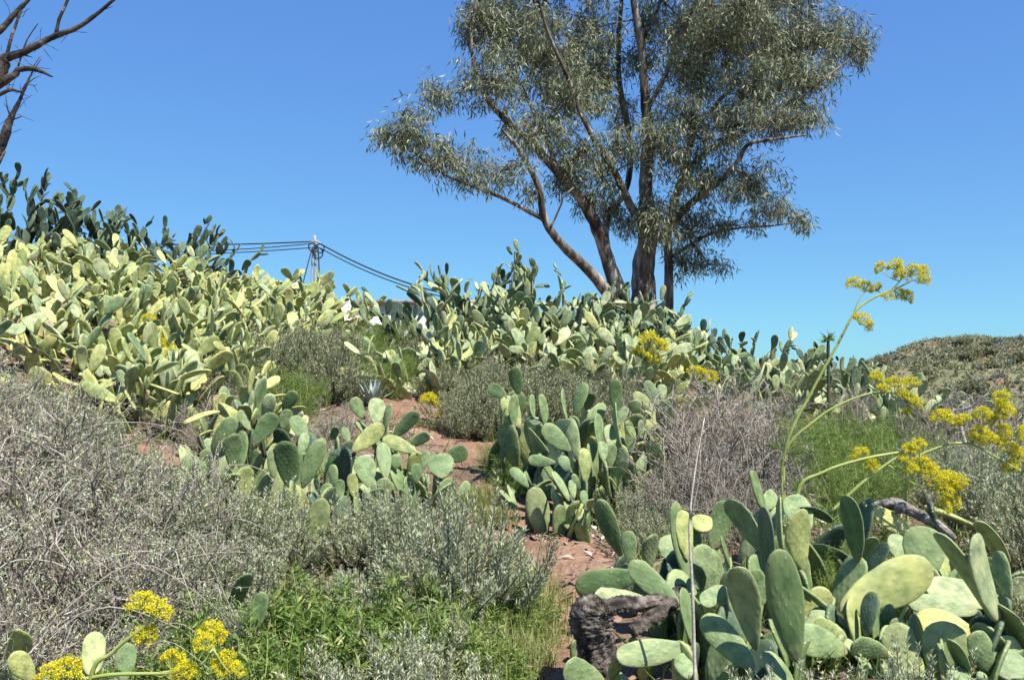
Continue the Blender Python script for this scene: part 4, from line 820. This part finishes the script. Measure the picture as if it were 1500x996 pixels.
for (cx, cy, rx, ry, dz) in cl:
    c = TP(cx, cy, dz); R3 = np.array([rx*pxm, (rx+ry)*.5*pxm, ry*pxm]); ns = int(max(6, rx*ry/44))
    dd = rdir(ns, gE)*gE.random((ns, 1))**.45; s = c+dd*R3
    j = np.argmin(((skel[None]-c)**2).sum(-1)[0]) if False else int(np.argmin(((skel-c)**2).sum(-1)))
    tv.add(*segs(skel[j:j+1]-q, c[None]-q, .022, .012, 5))
    mid = (s+c)/2+gE.normal(size=s.shape)*.05
    tv.add(*segs(np.repeat(c[None], ns, 0)-q, mid-q, .009, .006)); tv.add(*segs(mid-q, s-q, .006, .003))
    nl = 36; o = rdir(ns*nl, gE)*gE.random((ns*nl, 1))**.6*np.array([.19, .19, .22]); p = np.repeat(s, nl, 0)+o
    n = len(p); d = nrm(o*1.6+np.array([0, 0, -.55])+gE.normal(size=(n, 3))*.35)
    V, F = leaves(p-q, d, rdir(n, gE), gE.uniform(.10, .19, n), gE.uniform(.017, .028, n), .12); lv.add(V, F)
obj('twigs', tv.mesh('twigs', M['bark']), eu, kind='stuff'); obj('crown', lv.mesh('crown', M['euc']), eu, kind='stuff')

# ------------------------------------------------------------------ dead tree at the left edge
DD = 12.0; q = GP(-85, DD)
dt = thing('dead_tree', 'bare dead tree with broken bleached branches above the left slope', 'tree', q)
Zf = lambda x, y, dz=0: P(x/3.32, y/3.32, DD+dz)
pm = DD/FPX/3.32
mb = MB(); add_tube(mb, np.array([q-[0, 0, .1], P(-75, 330, DD), P(-50, 200, DD), P(-30, 130, DD), P(-18, 110, DD)])-q, [.22, .19, .15, .12, .10], k=12, wob=.06); obj('trunk', mb.mesh('trunk', M['dead'], True), dt)
mb = MB(); add_tube(mb, np.array([P(-50, 200, DD), P(-70, 90, DD+.3), P(-60, -20, DD+.4), P(-20, -90, DD+.4)])-q, [.12, .10, .07, .04], k=10, wob=.06); obj('limb', mb.mesh('limb', M['dead'], True), dt)
for pts, rd in [([(-210, 250, .3), (-80, 215), (0, 150), (60, 85), (110, 30), (150, -15), (220, -110)], [20, 17, 14, 13, 11, 9, 5]),
    ([(-60, 365), (-20, 400), (12, 325), (30, 282), (100, 262), (200, 210), (270, 175), (380, 135), (470, 70), (560, -5), (640, -60)], [40, 36, 30, 24, 19, 15, 14, 12, 9, 7, 4]),
    ([(272, 172), (288, 95), (330, 0), (345, -50)], [9, 8, 7, 4]), ([(33, 270), (60, 170), (108, 35)], [9, 8, 6]),
    ([(-90, 470), (20, 395), (75, 360), (90, 342), (150, 335), (200, 348), (255, 375)], [26, 22, 16, 14, 13, 10, 4]), ([(-90, 500), (-20, 470), (50, 438), (105, 450)], [13, 11, 9, 4]),
    ([(-190, 900), (-60, 800), (0, 720), (30, 640), (60, 560), (95, 490), (130, 410), (150, 365), (205, 280)], [30, 26, 24, 20, 14, 8, 6, 4, 1.5]),
    ([(133, 408), (170, 380), (200, 370)], [3, 2, 1]), ([(48, 565), (35, 520), (28, 465)], [4, 3, 2]), ([(63, 582), (105, 568)], [5, 2]), ([(12, 665), (30, 580)], [7, 3]), ([(-60, 850), (-5, 790), (25, 735)], [12, 9, 5]),
    ([(88, 325), (130, 200), (185, 115)], [5, 3.5, 2]), ([(120, 270), (160, 280)], [4, 1.5]), ([(500, 50), (550, 32)], [3, 1]), ([(150, 335), (165, 320), (210, 255)], [4, 3, 1])]:
    mb = MB(); add_tube(mb, np.array([Zf(*p) for p in pts])-q, np.array(rd)*pm, k=8, wob=.1, seed=len(pts)); obj('branch', mb.mesh('branch', M['dead'], True), dt)

gd = np.random.default_rng(77); mb = MB()
tips = [(30, 282), (200, 210), (150, 335), (60, 560), (95, 490), (130, 410), (100, 262), (20, 395), (50, 438), (330, 150), (30, 640), (60, 85)]
A, B = [], []
for x, y in tips:
    for k in range(5):
        a = Zf(x+gd.normal()*6, y+gd.normal()*6, gd.normal()*.03); dv = nrm(np.array([gd.normal(), gd.normal()*.6, gd.normal()+.1])); m_ = a+dv*gd.uniform(.06, .16); e_ = m_+nrm(dv+gd.normal(size=3)*.5)*gd.uniform(.06, .2)
        A += [a, m_]; B += [m_, e_]
mb.add(*segs(np.array(A)-q, np.array(B)-q, .005, .0025)); obj('twigs', mb.mesh('twigs', M['dead']), dt, kind='stuff')

# ------------------------------------------------------------------ house, pole, cables
HD = 26.0; c0 = P(505, 470, HD); c1 = P(720, 470, HD); zt = P(600, 446, HD)[2]; gz = min(G(c0[0], HD), G(c1[0], HD+4))-.2
hs = thing('white_house', 'low white house with flat grey roof half hidden behind the crest', 'house', (c0[0], HD, gz))
def box(x0, x1, y0, y1, z0, z1):
    V = np.array([[x, y, z] for z in (z0, z1) for y in (y0, y1) for x in (x0, x1)]); F = np.array([[0, 2, 3, 1], [4, 5, 7, 6], [0, 1, 5, 4], [1, 3, 7, 5], [3, 2, 6, 7], [2, 0, 4, 6]])
    return V-np.array([c0[0], HD, gz]), F
def bobj(nm, mat, boxes, par):
    mb = MB()
    for b in boxes: mb.add(*box(*b))
    return obj(nm, mb.mesh(nm, mat), par)
wx = [P(x, 470, HD)[0] for x in (572, 600)]; wz = [P(600, y, HD)[2] for y in (486, 459)]
# wall built round the window opening
bobj('wall', M['white'], [(c0[0], wx[0], HD, HD+.25, gz, zt), (wx[1], c1[0], HD, HD+.25, gz, zt), (wx[0], wx[1], HD, HD+.25, gz, wz[0]), (wx[0], wx[1], HD, HD+.25, wz[1], zt),
     (c0[0], c0[0]+.25, HD+.25, HD+5, gz, zt), (c1[0]-.25, c1[0], HD+.25, HD+5, gz, zt), (c0[0]+.25, c1[0]-.25, HD+4.75, HD+5, gz, zt)], hs)
bobj('roof', M['roof'], [(c0[0]+.35, c1[0]+.2, HD-.14, HD+5.2, zt+.003, zt+.13)], hs)
w = bobj('window', M['frame'], [(wx[0], wx[0]+.05, HD+.06, HD+.14, wz[0], wz[1]), (wx[1]-.05, wx[1], HD+.06, HD+.14, wz[0], wz[1]), (wx[0]+.05, wx[1]-.05, HD+.06, HD+.14, wz[1]-.05, wz[1]), (wx[0]+.05, wx[1]-.05, HD+.06, HD+.14, wz[0], wz[0]+.05), ((wx[0]+wx[1])/2-.02, (wx[0]+wx[1])/2+.02, HD+.06, HD+.14, wz[0]+.05, wz[1]-.05)], hs)
bobj('pane', M['pane'], [(wx[0]+.05, wx[1]-.05, HD+.09, HD+.10, wz[0]+.05, wz[1]-.05)], w)
xa = P(488, 470, HD)[0]
an = bobj('side_wall', M['white'], [(xa, c0[0]-.003, HD-.6, HD-.4, gz, P(500, 452, HD)[2]), (xa+.3, xa+.5, HD-.39, HD-.15, gz, P(500, 436, HD)[2])], hs)
PD = 32.0; pq = P(461, 500, PD); pq[2] = G(pq[0], PD)
po = thing('utility_pole', 'slim grey utility pole with coiled black cables behind the crest', 'pole', pq)
mb = MB(); add_tube(mb, np.array([pq-[0, 0, .2], P(461.5, 400, PD), P(461, 345, PD)])-pq, [.052, .046, .04], k=10); obj('pole', mb.mesh('pole', M['pole'], True), po)
mb = MB(); add_tube(mb, np.array([[P(470, 420, PD)[0], PD, G(P(470, 420, PD)[0], PD)-.1], P(467, 385, PD), P(463, 358, PD-.05)])-pq, [.03, .028, .025], k=8); obj('strut', mb.mesh('strut', M['pole'], True), po)
mb = MB(); add_tube(mb, np.array([[P(454, 420, PD)[0], PD, G(P(454, 420, PD)[0], PD)-.1], P(457, 385, PD), P(460, 360, PD-.05)])-pq, [.028, .025, .022], k=8); obj('strut', mb.mesh('strut', M['pole'], True), po)
for cx, cy, r in [(457, 362, 5), (469, 364, 6), (466, 371, 7)]:
    mb = MB(); a = np.linspace(0, 2*math.pi, 14); add_tube(mb, np.array([P(cx+math.cos(t)*r, cy+math.sin(t)*r*1.1, PD-.12) for t in a])-pq, np.full(14, .022), k=5, sub=2); obj('cable_coil', mb.mesh('cable_coil', M['cable'], True), po)
mb = MB(); add_tube(mb, np.array([P(454, 357, PD-.06), P(462, 353, PD-.1), P(471, 358, PD-.06)])-pq, [.03, .035, .03], k=6); obj('bracket', mb.mesh('bracket', M['pole'], True), po)
def cable(label, a, b, sag, r=.024):
    a, b = np.array(a), np.array(b); t = np.linspace(0, 1, 14)[:, None]; W = a+(b-a)*t; W[:, 2] -= 4*sag*(t*(1-t))[:, 0]
    mb = MB(); add_tube(mb, W-a, np.full(14, r), k=6, sub=2); tag(obj('power_cable', mb.mesh('power_cable', M['cable'], True), loc=a), label, 'cable', 'cables on the utility pole')
p0 = P(459, 355, PD-.1)
cable('upper black cable running left from the utility pole', P(458, 354, PD-.08), P(-160, 318, 44), .55)
cable('second black cable close below the upper one, left of the utility pole', P(457, 357, PD-.08), P(-160, 326, 44), .75, .018)
cable('lower black cable running left from the utility pole', P(456, 363, PD-.08), P(-160, 345, 44), .55, .018)
cable('black cable dropping steeply left from the utility pole', P(457, 364, PD-.08), [P(415, 415, PD)[0], PD-1, G(P(415, 415, PD)[0], PD-1)], .02, .018)
cable('upper black cable sloping right from the utility pole to the white house', P(467, 356, PD-.08), P(700, 441, HD+1), .25)
cable('lower black cable sloping right from the utility pole to the white house', P(470, 364, PD-.08), P(702, 446, HD+1), .25, .018)

# ------------------------------------------------------------------ tufted succulent by the tall flower
q = GP(1213, 11.0); ks = thing('tufted_succulent', 'slim dark stem topped with a pale green leaf tuft against the sky', 'plant', q)
top = P(1213, 498, 11.0)
mb = MB(); add_tube(mb, np.array([q-[0, 0, .05], (q+top)/2, top-[0, 0, .1], top])-q, [.014, .016, .02, .014], k=9); obj('stem', mb.mesh('stem', M['hillstem'], True), ks)
n = 60; d = nrm(rdir(n)*[1, 1, .5]+[0, 0, .35]); V, F = leaves(np.repeat(top[None], n, 0)-q, d, rdir(n), rng.uniform(.09, .15, n), .016, .25); obj('leaf_tuft', mk_mesh('leaf_tuft', V, F, M['fennel']), ks, kind='stuff')
q = GP(545, 8.9); ag = thing('young_agave', 'small grey-green agave rosette at the head of the path', 'agave', (q[0], q[1], q[2]))
def agave_mesh(seed, n=22, L=.3, w=.05):
    g = np.random.default_rng(seed); a = np.arange(n)*2.4; el = np.linspace(.2, 1.35, n)
    d = np.stack([np.cos(a)*np.cos(el), np.sin(a)*np.cos(el), np.sin(el)], -1)
    return leaves(np.zeros((n, 3)), d, np.tile([0, 0, 1.0], (n, 1)), L*g.uniform(.8, 1.1, n), w, .02)
lm = mk_mesh('leaf', *agave_mesh(0, 1, .3, .045), M['agave'])
for i in range(20):
    o = obj('leaf', lm, ag); o.rotation_euler = (0, -rng.uniform(0, 1.1), i*2.4); o.rotation_mode = 'XYZ'

# ------------------------------------------------------------------ growth on the far hill
def hill_pts(n, g): 
    x = g.uniform(12, 66, n); y = g.uniform(40, 86, n); z = hill_z(x, y); k = z > H(x, y)+.1
    return np.stack([x, y, z], -1)[k]
g = np.random.default_rng(31); mb = MB(); AV, AF = agave_mesh(3, 16, .75, .13)
for p in hill_pts(2600, g):
    if math.sin(p[0]*.22+1)*math.sin(p[1]*.25)+g.normal()*.4 < -.15: continue
    s = g.uniform(.3, .8); mb.add(AV*s+p, AF)
o = obj('hillside_agaves', mb.mesh('hillside_agaves', M['agave']), kind='stuff'); tag(o, 'grey-blue agaves scattered over the distant hillside', 'agaves')
hp = hill_pts(9500, g); k = 22; n = len(hp)*k; sz = np.repeat(g.uniform(.15, .55, len(hp)), k)
q = np.repeat(hp, k, 0)+rdir(n, g)*np.array([1, 1, .6])*sz[:, None]*g.random((n, 1))+np.array([0, 0, .12])
V, F = leaves(q, nrm(rdir(n, g)+np.array([0, 0, .5])), rdir(n, g), g.uniform(.12, .3, n), g.uniform(.05, .11, n), .1)
tag(obj('hillside_scrub', mk_mesh('hillside_scrub', V, F, M['hillbush']), kind='stuff'), 'brownish green low scrub covering the distant hillside', 'scrub')
HB = [shrub_mesh(s, 1.0, .95, 150, 60, (.13, .06), M['hillbush'], M['stem'], .2, .2, .9, .9, .3) for s in (71, 72)]
mb = MB(); V0 = np.zeros(len(HB[0][1].vertices)*3); HB[0][1].vertices.foreach_get('co', V0); V0 = V0.reshape(-1, 3)
for i, p in enumerate(hill_pts(500, g)[:300]):
    s = g.uniform(.3, 1.0); st, fo = HB[i % 2]
    t = thing('hill_shrub', 'dark green shrub dotted over the distant hill', 'shrub', p-[0, 0, .1], 'shrubs on the distant hill', g.uniform(0, 6.28), s)
    obj('stems', st, t, kind='stuff'); obj('foliage', fo, t, kind='stuff')
